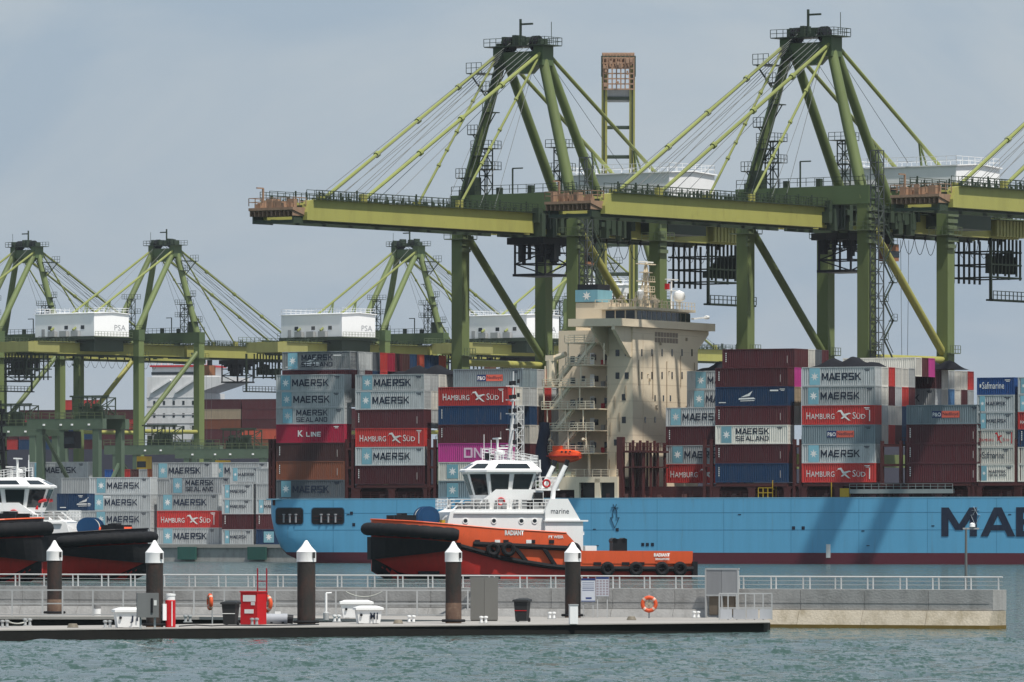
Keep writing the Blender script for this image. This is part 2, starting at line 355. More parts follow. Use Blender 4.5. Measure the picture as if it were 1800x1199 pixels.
def door_mesh(H):
    if ('d', H) in BM: return BM[('d', H)]
    a = MB().box(-.10, -.05, .17, 1.205, .17, H - .13).box(-.10, -.05, 1.235, 2.27, .17, H - .13)
    for y in (.17, 1.235):
        for z in (.75, 1.35, 1.95): a.box(-.05, -.035, y + .05, y + .98, z, z + .3)
    me = a.mesh('door'); me.materials.append(None); BM[('d', H)] = me
    a = MB()
    for y in (.42, .95, 1.49, 2.02): a.box(-.03, .01, y - .025, y + .025, .12, H - .1)
    me2 = a.mesh('lock_rods'); me2.materials.append(None); BM[('r', H)] = me2
    return me
BIRD = [[(0, .62), (.14, .92), (.34, .98), (.52, .62), (.66, .55), (.46, .42), (.40, .52), (.28, .80), (.12, .82)],
        [(.52, .62), (.86, .72), (1.0, .62), (.82, .60), (.62, .44)], [(.66, .55), (.62, .44), (.88, .10), (.94, .04), (.80, .06), (.46, .40)],
        [(.30, .22), (.46, .42), (.58, .36), (.42, .20)]]
def logo(o, kind, L, H, dk=NAVYL):
    y = .012
    k = L / 12.19; rl = random.Random(NC[0] * 7 + 1); jx = rl.uniform(-.35, .35) * k if kind in ('M', 'MS', 'H') else 0
    if kind and kind not in ('V', 'VX', 'W'):
        mk_ = NAVYL if kind in ('M', 'MS', 'HD', 'SD', 'P') else WHITEL
        link('code_marks', poly_mesh('id_%.1f' % L, [[(0, 0), (.9, 0), (.9, .12), (0, .12)], [(.2, -.2), (.8, -.2), (.8, -.1), (.2, -.1)]]), o, mk_, (L - rl.uniform(1.3, 1.9), y, H - .45))
    def panel(x, z, w, h, m, name='logo_panel'):
        link(name, poly_mesh('panel_%.2f_%.2f' % (w, h), [[(0, 0), (w, 0), (w, h), (0, h)]]), o, m, (x, y, z))
    def star(x, z, r): link('star_emblem', star_mesh(r), o, WHITEL, (x, y - .006, z))
    if kind in ('M', 'MS'):
        panel(1.15 * k + jx, .2, 1.75 * k, H - .36, STARB); star(2.02 * k + jx, H * .5, .68 * k)
        if kind == 'M': block('MAERSK', o, 3.2 * k + jx, y, H * .5 - .55 * k, 6.5 * k, 1.1 * k)
        else:
            block('MAERSK', o, 3.6 * k + jx, y, H * .5 + .05 * k, 5.6 * k, .92 * k); block('SEALAND', o, 3.6 * k + jx, y, H * .5 - .95 * k, 5.6 * k, .74 * k, NAVYL, .17)
    elif kind == 'W': panel(1.5, .35, 2.0, H - .7, STARB); star(2.5, H * .5, .72)
    elif kind in ('H', 'HD'):
        mm = WHITEL if kind == 'H' else REDP
        word('H', o, .8 * k, y, .85, .62 * k, 1.02 * k, mm, .0); word('AMBURG', o, 1.55 * k, y, .85, 3.9 * k, .82 * k, mm, .0)
        link('bird_emblem', poly_mesh('bird_%.1f' % k, [[(px_ * 2.6 * k, pz * 1.75) for px_, pz in pg] for pg in BIRD]), o, mm, (5.7 * k, y, .52))
        word('S', o, 8.45 * k, y, .85, .55 * k, 1.02 * k, mm, .0); word('ÜD', o, 9.1 * k, y, .85, 1.5 * k, .9 * k, mm, .0)
        panel(11.2 * k, .5, .16, 1.7, mm, 'code_marks')
    elif kind == 'K': word('K', o, 3.9, y, .95, .95, 1.0, WHITEL, .03); block('LINE', o, 5.4, y, .95, 2.7, .74, WHITEL, .22)
    elif kind == 'O': block('ONE', o, 4.5, y, .65, 5.0, 1.55, flat('pale_pink_lettering', (.75, .55, .66)), .2)
    elif kind == 'P':
        panel(4.2, .98, 1.6, 1.0, flat('logo_blue', (.01, .03, .12))); panel(5.8, .98, 2.9, 1.0, flat('logo_coral', (.62, .12, .08)))
        word('P&O', o, 4.32, y - .006, 1.15, 1.35, .62, WHITEL, .02); word('Nedlloyd', o, 5.95, y - .006, 1.15, 2.55, .62, NAVYL, .01)
    elif kind in ('S', 'SD'):
        mm = WHITEL if kind == 'S' else NAVYL
        word('Safmarine', o, 1.9 * k * .9, y, .9, 7.2 * k, 1.0, mm, .0); panel(.9 * k, 1.1, .5 * k, .5, mm)
    elif kind == 'X':
        link('logo_emblem', poly_mesh('sails', [[(0, .55), (2.9, .62), (2.6, .85), (.1, .78)], [(.9, .95), (2.4, 1.9), (1.9, 1.1)], [(.4, .9), (1.5, 1.4), (1.2, 1.0)], [(.3, .3), (2.7, .35), (2.7, .45), (.3, .4)]]), o, WHITEL, (3.9, y, .4))
        panel(9.2, 2.2, 1.4, .22, WHITEL, 'code_marks'); panel(.6, .45, 1.2, .14, WHITEL, 'code_marks')
    if kind in ('V', 'VX'):
        for i, zz in enumerate((.95, 1.25, 1.55, 1.85, 2.15)): panel(.55, zz, .16, .20, WHITEL, 'code_marks')
    if kind == 'VX' or (kind == 'V' and L > 8): panel(L - 1.3, .7, .12, 1.1, flat('faded_code_white', (.4, .36, .34)), 'code_marks')
ORD = ['first', 'second', 'third', 'fourth', 'fifth', 'sixth', 'seventh', 'eighth', 'ninth', 'tenth', 'eleventh', 'twelfth', 'thirteenth', 'fourteenth', 'fifteenth', 'sixteenth', 'seventeenth']
MARK = {'M': 'blue star panel', 'MS': 'star and two-line lettering', 'W': 'square star panel', 'H': 'white bird emblem', 'HD': 'dark red bird emblem', 'K': 'white lettering',
        'O': 'big white lettering', 'P': 'small blue-and-coral logo', 'S': 'white script lettering', 'SD': 'dark script lettering', 'X': 'white sail emblem'}
NC = [0]
def container(base, rz, col, lg, L, H, label, group):
    c = thing('shipping_container', label, 'container', base, rz, group)
    link('body', body_mesh(L, H), c, CM[col])
    link('door', door_mesh(H), c, CM[col], (L, 0, 0)); link('lock_rods', BM[('r', H)], c, CM[col] if col not in 'gc' else GALV, (L, 0, 0))
    if lg: logo(c, lg, L, H)
    NC[0] += 1
    return c
HC, ST8 = 2.9, 2.59
def stack(bay, px, row, base, spec, L=12.19, inset=0.0, bayname='', first=1):
    """spec: 'colour:logo:height' entries from the bottom up; base is a height in metres"""
    t = t_of(px); w = .25 + row * 2.52 + inset; z = base; tier = first
    for s in spec.split():
        p = s.split(':'); col = p[0]; lg = p[1] if len(p) > 1 else ''; H = ST8 if len(p) > 2 else HC
        if col != '_':
            mk = (' with ' + MARK[lg]) if lg in MARK else ''
            lab = f"{CC[col][0]} container{mk}, {ORD[tier - 1]} tier, {ORD[row]} row, {bayname}"
            container(SW(t, w, z), -TH, col, lg, L, H, lab, 'containers on the blue ship')
        z += H + .02; tier += 1
    return z
BA, BB, BC = 'sternmost bay', 'second bay from stern', 'bay just behind bridge'
BD, BE, BF, BG, BH, BI = 'bay just before bridge', 'bay second past bridge', 'third bay past bridge', 'fourth bay past bridge', 'fifth bay past bridge', 'bay at right edge'
DZ = 12.35
# --- sternmost bay
za = z_of(876, t_of(545))
stack('A', 484, 0, za, 'd:M o:V b:V k:K g:MS:8 g:M:8 g:M:8', bayname=BA)  # lowest container: its dark grey stands in for the shade on it
ztopA = z_of(618, t_of(545), 2.5)
stack('A', 481, 1, ztopA - 3 * HC - .06, 'g m n:X', bayname=BA, first=6)
stack('A', 481, 1, ztopA - HC + .02, 'g:MS', bayname=BA, first=9)
for i, c in enumerate('ggdrkmbnenne'): stack('A', 481, 2 + i, ztopA - HC, c, bayname=BA, first=9)
for i, c in enumerate('gmnr'): stack('A', 481, 2 + i, ztopA - 2 * HC - .02, c, bayname=BA, first=8)
# --- second bay
zb = z_of(851, t_of(690))
stack('B', 623, 0, zb, 'm:VX g:M r:H m:VX g:M g:M:8', bayname=BB)
for i, (a, b) in enumerate((('c', 'g'), ('g', 'c'), ('g', 'c'), ('r', 'n'))): stack('B', 623, 1 + i, zb + 4 * 2.92, a + ' ' + b + '::8', bayname=BB, first=5)
stack('B', 623, 1, zb + 3 * 2.92, 'g', bayname=BB, first=4)
# --- bay behind bridge
zc = z_of(878, t_of(830))
stack('C', 769, 0, zc, 's:W c:W p:O m:V n:V r:H', bayname=BC)
stack('C', 769, 1, zc + 4 * 2.92, 'g c', bayname=BC, first=5)
stack('C', 769, 2, zc + 5 * 2.92, 'g s:P', bayname=BC, first=6)
for i, a in enumerate(('m c n g s', 'm c b c g', 'm _ e r r')): stack('C', 769, 3 + i, zc + 2 * 2.92, a, bayname=BC, first=3)
stack('C', 769, 6, zc + 2 * 2.92, 'g g g g', bayname=BC, first=3)
# --- bay before the bridge (outer rows empty)
zd = z_of(849, t_of(1130), 10)
stack('D', 1119, 4, zd, 'r:H g:M m:V g:M', bayname=BD)
stack('D', 1119, 7, zd + 4 * 2.92, 'g:M g:M', bayname=BD, first=5)
stack('D', 1119, 5, zd, 'm m m g', bayname=BD)
# --- second bay past the bridge
ze = z_of(848, t_of(1320))
stack('E', 1256, 0, ze, 'n:V m:VX c:MS m:V n:X m:VX', bayname=BE)
stack('E', 1256, 1, ze + 4 * 2.92, 't p m:V', bayname=BE, first=5)
for i, c in enumerate('mcdm'): stack('E', 1256, 2 + i, ze + 6 * 2.92, c, bayname=BE, first=7)
stack('E', 1256, 1, ze + 3 * 2.92, 'c', bayname=BE, first=4)
# --- third bay past the bridge
zf = z_of(848, t_of(1470))
stack('F', 1408, 0, zf, 'r:H g:M s:P r:H g:M g:M', bayname=BF)
for i, (a, b, c) in enumerate((('g', 'c', 'c'), ('c', 'm', 'r'), ('c', 'g', 'c'), ('n', 'r', 'c'), ('g', 'm', 'g'))): stack('F', 1408, 1 + i, zf + 3 * 2.92, f'{a} {b} {c}', bayname=BF, first=4)
for i, a in enumerate('crmn'): stack('F', 1408, 1 + i, zf + 2 * 2.92, a, bayname=BF, first=3)
for i, (a, b) in enumerate((('g:M', 'm:V'), ('c', 'c'), ('l', 'g'), ('c', 'c'), ('m', 'c'), ('g', 'r'))): stack('F', 1408, 9 + i, zf + 4 * 2.92, f'{a} {b}', bayname=BF, first=5)
for i, c in enumerate('cmp'): stack('F', 1408, 6 + i, zf + 6 * 2.92 - 1.2, c, bayname=BF, first=7)
# --- fourth bay
zg = z_of(848, t_of(1650))
stack('G', 1592, 0, zg, 'm:V m:V m:V s:P', bayname=BG)
stack('G', 1592, 1, zg + 2 * 2.92, 'm n', bayname=BG, first=3)
# --- 20-foot stacks at the right edge
zh = z_of(847, t_of(1745))
stack('H', 1716, 0, zh, 'c:MS:8 c:SD:8 c:HD:8 g:M:8 g:M:8 u:S:8', L=6.06, bayname=BH)
stack('H', 1788, 0, zh, 'c::8 c:W:8 n:V:8 r:H:8 g:M:8 g:M:8', L=6.06, bayname=BI)
stack('H', 1788, 1, zh + 4 * 2.61, 'g::8 c::8', L=6.06, bayname=BI, first=5)
# dark mounded covers on top of inner stacks
def mound(px, row, z, L, seed, label):
    rd = random.Random(seed); b = MB(); n = 14; m = 6; v = []
    for i in range(n + 1):
        for j in range(m + 1):
            x = L * i / n; y = 5.0 * j / m
            h = 1.25 * math.sin(math.pi * min(1, max(0, i / n))) ** .6 * math.sin(math.pi * j / m) ** .5 * (1 + .35 * math.sin(x * 1.7 + seed)) + rd.uniform(0, .08)
            v.append((x, y, 0 if i in (0, n) or j in (0, m) else h))
    f = [(i * (m + 1) + j, (i + 1) * (m + 1) + j, (i + 1) * (m + 1) + j + 1, i * (m + 1) + j + 1) for i in range(n) for j in range(m)]
    o = b.add(v, f).obj('tarpaulin_mound', TARP, None, True); o.location = SW(t_of(px), .25 + row * 2.52, z); o.rotation_euler = (0, 0, -TH)
    tag(o, label, 'tarpaulin', 'dark mounded covers on the containers')
mound(640, 3, zb + 5 * 2.92 + 2.63, 12, 1, 'low black mounded cover on grey containers in second bay from stern')
mound(1120, 8, zd + 6 * 2.92, 9, 2, 'black mounded cover on the containers just right of the bridge')
mound(1408, 1, zf + 6 * 2.92, 11, 3, 'long black mounded cover on the third bay past the bridge')
mound(1490, 9, zf + 6 * 2.92, 8, 4, 'black mounded cover on inner stack left of yellow crane tie beam')

# ------------------------------------------------------------------ the blue container ship
ship = thing('container_ship', 'sky blue container ship with cream bridge and maroon boot topping, moored across the frame', 'ship', SW(0, 0), -TH)
BEAM = 37.0; T0 = t_of(468); T1 = t_of(1800) + 75; DK = z_of(877, t_of(1000))
def hull_ring(t, zs):
    """half-open section: starboard side points from low z to high z, then port from high to low"""
    pts = []
    return pts
ts = [T0 - .0, T0 + .6, T0 + 1.6, T0 + 3, T0 + 5.5, T0 + 9, T0 + 14, T0 + 20, T0 + 40, T0 + 80, T1 - 40, T1]
def inset_at(t):                                     # how far the side tucks in near the transom
    d = (t - T0); return 1.6 * max(0, 1 - d / 3.2) ** 2
def zlow(t):                                         # underside of the counter stern
    d = t - T0
    pts = [(0, 4.9), (.6, 3.7), (1.6, 2.5), (3, 1.35), (5.5, .35), (9, -.6), (14, -1.5), (1e9, -1.5)]
    for (a, b), (c, e) in zip(pts, pts[1:]):
        if a <= d <= c: return b + (e - b) * (d - a) / (c - a)
    return -1.5
ZBOOT = 1.70
def side_part(name, za_, zb_, m, kslices=7):
    rings = []
    for t in ts:
        lo, hi = max(zlow(t), za_), max(zlow(t), zb_); s = inset_at(t); r = []
        for i in range(kslices + 1):
            z = lo + (hi - lo) * i / kslices
            flare = 1.5 * max(0, 1 - (z - zlow(t)) / 3.2) ** 2 * max(0, 1 - (t - T0) / 22)
            r.append((t, s + flare, z))
        r += [(t, BEAM - y, z) for (t_, y, z) in reversed(r)]
        rings.append(r)
    MB().loft(rings, True, True).obj(name, m, ship, True)
side_part('hull', ZBOOT, DK, HULLB)
side_part('boot_topping', -1.5, ZBOOT - .001, BOOT, 3)
# mooring deck openings: flat black panels stand in for the recess shade, with bitts
def rrect(x0, x1, z0, z1, r=.5, n=4):
    p = []
    for cx_, cz, a0 in ((x1 - r, z0 + r, -90), (x1 - r, z1 - r, 0), (x0 + r, z1 - r, 90), (x0 + r, z0 + r, 180)):
        for i in range(n + 1):
            a = R(a0 + 90 * i / n); p.append((cx_ + r * math.cos(a), cz + r * math.sin(a)))
    return p
for xa, xb in ((485, 533), (548, 605)):
    ta, tb = t_of(xa), t_of(xb); z0, z1 = z_of(922, ta), z_of(893, ta)
    o = MB().prism(rrect(ta, tb, z0, z1), .02 - .06, .25).obj('mooring_shade_panel', BLACK, ship)
    for k in range(3):
        x = ta + (tb - ta) * (.3 + .22 * k); MB().tube((x, -.10, z0 + .3), (x, -.10, z0 + 1.5), .16).lathe([(.02, 0), (.26, .02), (.26, .2), (.02, .22)], 8, (x, -.1, z0 + 1.45)).obj('mooring_bitt', mat('grey_bitts', (.3, .3, .32)), o)
    MB().beam((ta + .4, -.09, z0 + .75), (tb - .4, -.09, z0 + .75), .07).beam((ta + .4, -.09, z0 + 1.3), (tb - .4, -.09, z0 + 1.3), .07).obj('opening_rail', MAROON, o)
    MB().prism(rrect(ta - .12, tb + .12, z0 - .12, z1 + .12, .6), -.035, .02).obj('opening_rim', mat('hull_blue_dark', (.05, .19, .33)), ship)
# hull lettering, arrows, marks, plate seams
tl = t_of(1655); zl = z_of(943, tl)
block('MAERSK LINE', ship, tl, -.05, zl, 58, 4.35, NAVYL, .21)
def arrow(px, y0, y1, m, label):
    t = t_of(px); za_, zb_ = z_of(y1, t), z_of(y0, t); b = MB(); w = .62; r = .06
    L_ = [(-w * .55, zb_ - za_), (-w * .55, 1.6), (-w * 1.2, 1.6), (0, 0), (w * 1.2, 1.6), (w * .55, 1.6), (w * .55, zb_ - za_)]
    for (a, b1), (c, d) in zip(L_, L_[1:]): b.beam((t + a, -.06, za_ + b1), (t + c, -.06, za_ + d), r * 2, .03)
    b.obj('tug_push_mark', m, ship)
    for k in range(3):
        a = R(60 * k); 
        MB().beam((t - .6 * math.cos(a), -.06, zb_ + .5 - .6 * math.sin(a)), (t + .6 * math.cos(a), -.06, zb_ + .5 + .6 * math.sin(a)), .15, .03).obj('star_mark', m, ship)
arrow(1081, 898, 928, NAVYL, ''); arrow(1715, 903, 924, mat('faded_mark_white', (.5, .56, .62)), '')
b = MB()
for y in (902, 932): b.box(T0 + 5, T1, -.012, .02, z_of(y, t_of(1000)), z_of(y, t_of(1000)) + .07)

for k in range(16): b.box(T0 + 12 + k * 11.3, T0 + 12.05 + k * 11.3, -.01, .02, ZBOOT + .02, DK - .1)
b.obj('plate_seam', mat('hull_blue_seam', (.045, .19, .33)), ship)
t = t_of(1456); MB().box(t - .35, t + .35, -.05, .02, .95, 3.0).obj('draught_mark', WHITEL, ship)
b = MB(); rd = random.Random(2)
for px in (612, 618, 622, 1045, 1050, 1078, 1085, 1130, 1138, 1147, 1300, 1395, 1412, 1517, 1526, 1640, 1775): 
    t = t_of(px); z = z_of(rd.choice((905, 925, 931, 934, 960)), t); b.box(t - .25, t + .25, -.04, .02, z, z + rd.choice((.12, .5)))
b.obj('scuttle', NAVYL, ship)
b = MB()
for px in (1000, 1030, 1160, 1235, 1392, 1415, 1560, 1720): b.box(t_of(px) - .12, t_of(px) + .12, -.03, .02, z_of(960, t_of(px)), z_of(880, t_of(px)))
# deck: coaming, hatch pillars, lashing bridges
MB().box(T0 + .8, T1, .6, BEAM - .6, DK - .9, DK + .02).obj('main_deck', MAROON, ship)
MB().box(T0 + 2, T1, 4.2, BEAM - 4.2, DK + .02, DK + 1.9).obj('hatch_coaming', MAROON, ship)
MB().box(T0, T1, -.02, .3, DK - .02, DK + .16).obj('gunwale_bar', mat('gunwale_pale_blue', (.22, .45, .6)), ship)
def hatch_support(xa, xb):
    ta, tb = t_of(xa), t_of(xb); n = 3
    MB().box(ta, tb, .3, 14, DZ - .55, DZ - .02).obj('hatch_cover', MAROON, ship)
    for i in range(n):
        t = ta + (tb - ta) * (i + .0) / (n - 1)
        MB().prism([(t - .9, DZ - .56), (t + .9, DZ - .56), (t + .55, DZ - 1.1), (t + .55, DK + .1), (t - .55, DK + .1), (t - .55, DZ - 1.1)], .35, 1.0).obj('hatch_pillar', MAROON, ship)
for a, b_ in ((625, 748), (1257, 1382), (1410, 1533), (1590, 1706), (1718, 1860)): hatch_support(a, b_)
def lashing(px, wpx, ztop, depth=16, row0=.35):
    t = t_of(px); w = wpx / 10.3
    b = MB()
    for x in (t, t + w):
        b.box(x - .22, x + .22, row0, row0 + .5, DK, ztop)
    o = b.obj('lashing_bridge_post', MAROON, ship)
    b = MB(); z = DK + 2.2
    while z < ztop + .1:
        b.box(t + .22, t + w - .22, row0 + .02, row0 + .46, z - .35, z); b.box(t - .15, t + w + .15, row0 + .5, row0 + depth, z - .2, z); z += 2.95
    b.obj('lashing_bridge_walkway', MAROON, ship)
    b = MB()
    for j in range(1, int(depth / 2.52) + 1):
        b.box(t + w - .3, t + w, row0 + j * 2.52 - .15, row0 + j * 2.52 + .15, DK, ztop)
    b.rail([(t + w, row0 + .5, ztop - .6), (t + w, row0 + depth, ztop - .6)], 1.1, 1.3, .04)
    b.obj('lashing_bridge_rail', MAROON, ship)
for px, w in ((472, 7), (607, 11), (751, 11), (1236, 12), (1394, 11), (1706, 7), (1784, 6)): lashing(px, w, z_of(772, t_of(px)))
lashing(1548, 32, z_of(775, t_of(1548)), 14)
# cell guides standing on the empty rows before the bridge
for k in range(3):
    t = t_of(1088) + k * 1.75
    b = MB()
    for j in range(4): b.box(t - .16, t + .16, 1.2 + j * 2.52, 1.55 + j * 2.52, DK, z_of(778 + (k % 2) * 6, t) + (.9 if k == 1 else 0))
    b.obj('cell_guide', MAROON, ship)
t = t_of(1086)
b = MB().box(t - .3, t + 4.2, 1.0, 9.4, z_of(792, t) - .3, z_of(792, t)).box(t - .3, t + 4.2, 1.0, 9.4, z_of(820, t) - .2, z_of(820, t)).box(t - .6, t + .4, .8, 1.7, DK, z_of(768, t))
b.rail([(t, 1.0, z_of(792, t)), (t + 4.2, 1.0, z_of(792, t)), (t + 4.2, 9.4, z_of(792, t))], 1.2, 1.0, .05); b.obj('cell_guide_platform', MAROON, ship)
b = MB(); rd = random.Random(5)
for i in range(150):
    t = rd.uniform(T0 + 3, t_of(1800)); w_ = rd.uniform(.6, 3.5); h = rd.uniform(.2, 1.0); l = rd.uniform(.15, .7); b.box(t, t + l, w_, w_ + .4, DK + .02, DK + h)
struct(b.obj('deck_fittings', mat('deck_fitting_grey_red', (.16, .08, .07), var=.1), ship), 'stuff')
MB().rail([(T0 + 1, .45, DK + .1), (t_of(950), .45, DK + .1)], 1.0, 1.6, .035, 2).obj('deck_rail', MAROON, ship)
MB().rail([(t_of(1100), .45, DK + .1), (t_of(1810), .45, DK + .1)], 1.0, 1.6, .035, 2).obj('deck_rail', MAROON, ship)
t = t_of(1332); MB().rail([(t, .2, DK + .1), (t + 2.4, .2, DK + .1)], 1.5, .8, .06, 1).rail([(t + 2.4, .2, DK + .1), (t + 2.4, 1.5, DK + .1)], 2.6, 1, .06).obj('pilot_gate_rail', BRASS, ship)
t = t_of(1492); MB().box(t, t + 17, .25, 1.1, DK + .7, DK + 1.35).rail([(t, .25, DK + 1.35), (t + 17, .25, DK + 1.35)], .8, 1.2, .04).obj('gangway', mat('gangway_grey', (.25, .28, .28)), ship)
MB().box(t - 1.6, t - .1, .25, 1.0, DK + .2, DK + 1.5).obj('gangway_winch', BRASS, ship)
t = t_of(1460); MB().tube((t, .3, DK), (t, .3, DK + 2.4), .08).obj('deck_post', BRASS, ship)

# ---- accommodation block
TF = t_of(1084); W0, W1 = 5.6, 29.0; WB = 33.2
def zt(py, t=TF, w=5.0): return z_of(py, t, w)
ZB_ = zt(575); AFT = TF - 16.0
MB().box(TF - 4.4, TF, W0, W1, DK, ZB_).obj('accommodation_front_block', CREAM, ship)
MB().box(AFT + 1.6, TF - 4.4, W0 + 3.2, W1 - 3, DK, ZB_ - .3).obj('accommodation_aft_block', CREAM, ship)
WIN = GLASS
for r, y in enumerate((620, 660)):
    for k in range(6):
        w = W0 + 3.2 + k * 3.6; z = zt(y, TF, w)
        MB().box(TF - .02, TF + .05, w - .2, w + .2, z - .55, z + .55).obj('cabin_window', WIN, ship)
for y, ws in ((700, (13.5, 16.5, 19)), (738, (10, 13.5))):
    for w in ws:
        z = zt(y, TF, w); MB().box(TF - .02, TF + .05, w - .2, w + .2, z - .45, z + .45).obj('cabin_window', WIN, ship)
for y in (620, 660, 698, 738):
    for dx in ((-1.0, -2.6) if y < 690 else (-1.5,)):
        z = zt(y); MB().box(TF + dx - .33, TF + dx + .33, W0 - .05, W0 + .02, z - .5, z + .5).obj('cabin_window', WIN, ship)
z = zt(778); MB().box(TF - 3.2, TF - 2.2, W0 - .05, W0 + .02, z - .45, z + .5).obj('cabin_window', WIN, ship)
z = zt(592); b = MB()
for k in range(8):
    b.box(TF - .01, TF + .06, 13.5 + k * 1.05, 14.3 + k * 1.05, z - .65, z + .1); b.box(TF - .01, TF + .06, 13.5 + k * 1.05, 14.3 + k * 1.05, z + .25, z + .95)
b.obj('ventilation_grille', mat('brown_grille', (.28, .22, .17)), ship)
b = MB(); rd = random.Random(31)
for k in range(7):
    x = TF - rd.uniform(.3, 4.0); z = rd.uniform(DK + 3, ZB_ - 7); b.tube((x, W0 - .12, z), (x, W0 - .12, z + rd.uniform(1.5, 5)), .07, n=6)
for k in range(12):
    w = rd.uniform(W0 + 1, W1 - 1); z = rd.uniform(DK + 8, ZB_ - 1); b.box(TF, TF + .25, w, w + rd.uniform(.15, .4), z, z + rd.uniform(.15, .5))
for k in range(5): w = W0 + 2 + k * 5; b.tube((TF + .1, w, ZB_ - 9 - 2 * (k % 3)), (TF + .1, w, ZB_ - 5 + (k % 2)), .06, n=6)
struct(b.obj('wall_pipes_and_lamps', mat('tan_fitting', (.38, .31, .22)), ship), 'stuff')
# bridge deck with wings
BZ0, BZ1 = zt(575), zt(561)
fas = MB().box(TF - 8.2, TF + .9, -.3, WB + .3, BZ0 + .05, BZ0 + .3)
fas.obj('bridge_deck', CREAM, ship)
b = MB().box(TF + .7, TF + .9, -.3, WB + .3, BZ0 + .3, BZ1).box(TF - 8.2, TF + .7, -.3, -.1, BZ0 + .3, BZ1).box(TF - 8.2, TF + .7, WB + .1, WB + .3, BZ0 + .3, BZ1)
b.obj('bridge_bulwark', CREAM, ship)
for sgn, wa, wb in ((1, -.2, W0), (-1, WB + .2, W1)):
    MB().prism([(wa, BZ0 + .04), (wb, BZ0 + .04), (wb, BZ0 - (4.6 if sgn > 0 else 3.0)), (wb - .4 * sgn, BZ0 - (4.6 if sgn > 0 else 3.0)), (wa, BZ0 - .5)], TF - .8, TF - .2, 'x').obj('wing_bracket', CREAM, ship)
    MB().prism([(wa, BZ0 + .04), (wb, BZ0 + .04), (wb, BZ0 - (4.4 if sgn > 0 else 2.8)), (wa, BZ0 - .4)], TF - 4.4, TF - 4.1, 'x').obj('wing_bracket', CREAM, ship)
WZ1 = zt(538)
MB().box(TF - 6.6, TF - .9, 8.2, 27.6, BZ0 + .3, WZ1 - .4).obj('wheelhouse', CREAM, ship)
MB().box(TF - 7.4, TF - .1, 7.2, 28.4, WZ1 - .4, WZ1).obj('wheelhouse_roof', CREAM, ship)
zw0, zw1 = BZ1 - .1, WZ1 - .55
for k in range(11):
    w = 9.0 + k * 1.75; MB().box(TF - .93, TF - .84, w, w + 1.5, zw0, zw1).obj('bridge_window', WIN, ship)
for k in range(3):
    x = TF - 5.9 + k * 1.75; MB().box(x, x + 1.5, 8.13, 8.22, zw0, zw1).obj('bridge_window', WIN, ship)
b = MB().rail([(TF - 7.3, 7.3, WZ1), (TF - .2, 7.3, WZ1), (TF - .2, 28.3, WZ1)], 1.1, 1.1, .05); b.obj('monkey_island_rail', CREAM, ship)
b = MB(); rd = random.Random(12)
for k in range(46):
    x, w = TF - rd.uniform(.3, 7), rd.uniform(7.6, 28); h = rd.choice((.5, .8, 1.2, 1.6, 2.4)); b.beam((x, w, WZ1), (x, w, WZ1 + h), .09)
    if rd.random() < .5: b.box(x - .2, x + .2, w - .25, w + .25, WZ1 + h * .6, WZ1 + h * .6 + .4)
struct(b.obj('roof_fittings', mat('roof_fitting_tan', (.42, .36, .28)), ship), 'stuff')
b = MB()
for k in range(9):
    z = zt(585 + 30 * k); b.box(TF - 4.41, TF + .012, W0 - .012, W0 + .3, z, z + .06).box(TF - .2, TF + .012, W0, W1, z, z + .06)
b.box(TF - .1, TF + .03, 9.2, 9.32, DK, ZB_ - 1).obj('deck_seam', mat('cream_seam', (.52, .43, .31)), ship)
b = MB().box(TF - 4.5, TF - 3.0, 17, 18.8, WZ1, WZ1 + 1.4).tube((TF - 3.7, 17.9, WZ1), (TF - 3.7, 17.9, WZ1 + 7.2), .35, .22)
for z, l in ((2.6, 2.2), (4.2, 2.6), (5.6, 1.6), (6.9, 2.8)): b.box(TF - 4.1, TF - 3.3, 17.9 - l, 17.9 + l, WZ1 + z, WZ1 + z + .15)
for s in (-1, 1):
    b.beam((TF - 3.7, 17.9 + s * 2.2, WZ1 + .2), (TF - 3.7, 17.9 + s * .4, WZ1 + 6.6), .16); b.beam((TF - 5.2, 17.9 + s * 1.4, WZ1), (TF - 3.7, 17.9 + s * .4, WZ1 + 5), .14)
    for z in (1.2, 2.6, 4.2): b.rail([(TF - 3.3, 17.9, WZ1 + z), (TF - 3.3, 17.9 + s * 2.3, WZ1 + z)], .9, .8, .04)
b.obj('radar_mast', CREAM, ship)
MB().box(TF - 3.9, TF - 3.5, 15.6, 20.2, WZ1 + 7.2, WZ1 + 7.4).obj('radar_scanner', WHITE, ship)
b = MB().tube((TF - 1.5, 22.5, WZ1), (TF - 1.5, 22.5, WZ1 + 4.6), .14).box(TF - 1.7, TF - 1.3, 20.6, 24.6, WZ1 + 4.6, WZ1 + 4.75).box(TF - 1.8, TF - 1.2, 21, 24, WZ1 + 2.9, WZ1 + 3.0)
b.obj('radar_scanner', WHITE, ship)
MB().box(TF - 1.9, TF - 1.3, 20.9, 21.5, WZ1 + 3.1, WZ1 + 4.0).obj('red_signal_lamp', REDP, ship)
MB().lathe([(.02, 0), (.3, 0), (.3, 1.1), (.85, 1.4), (1.0, 1.95), (.8, 2.6), (.02, 2.95)], 14, (TF - 2.2, 26.8, WZ1 + .2)).obj('satellite_dome', WHITE, ship, True)
MB().lathe([(.02, 0), (.2, 0), (.55, .9), (.55, 1.4), (.02, 1.7)], 12, (TF - 3, 14.5, WZ1 + 1.2)).obj('satellite_dome', WHITE, ship, True)
z = zt(553); MB().beam((TF - 1, WB - 4.0, z), (TF - .4, WB - .6, z + .3), .5, .22).tube((TF - .4, WB - .6, z + .3), (TF - .35, WB + .3, z + .35), .3).obj('wing_awning', WHITE, ship)
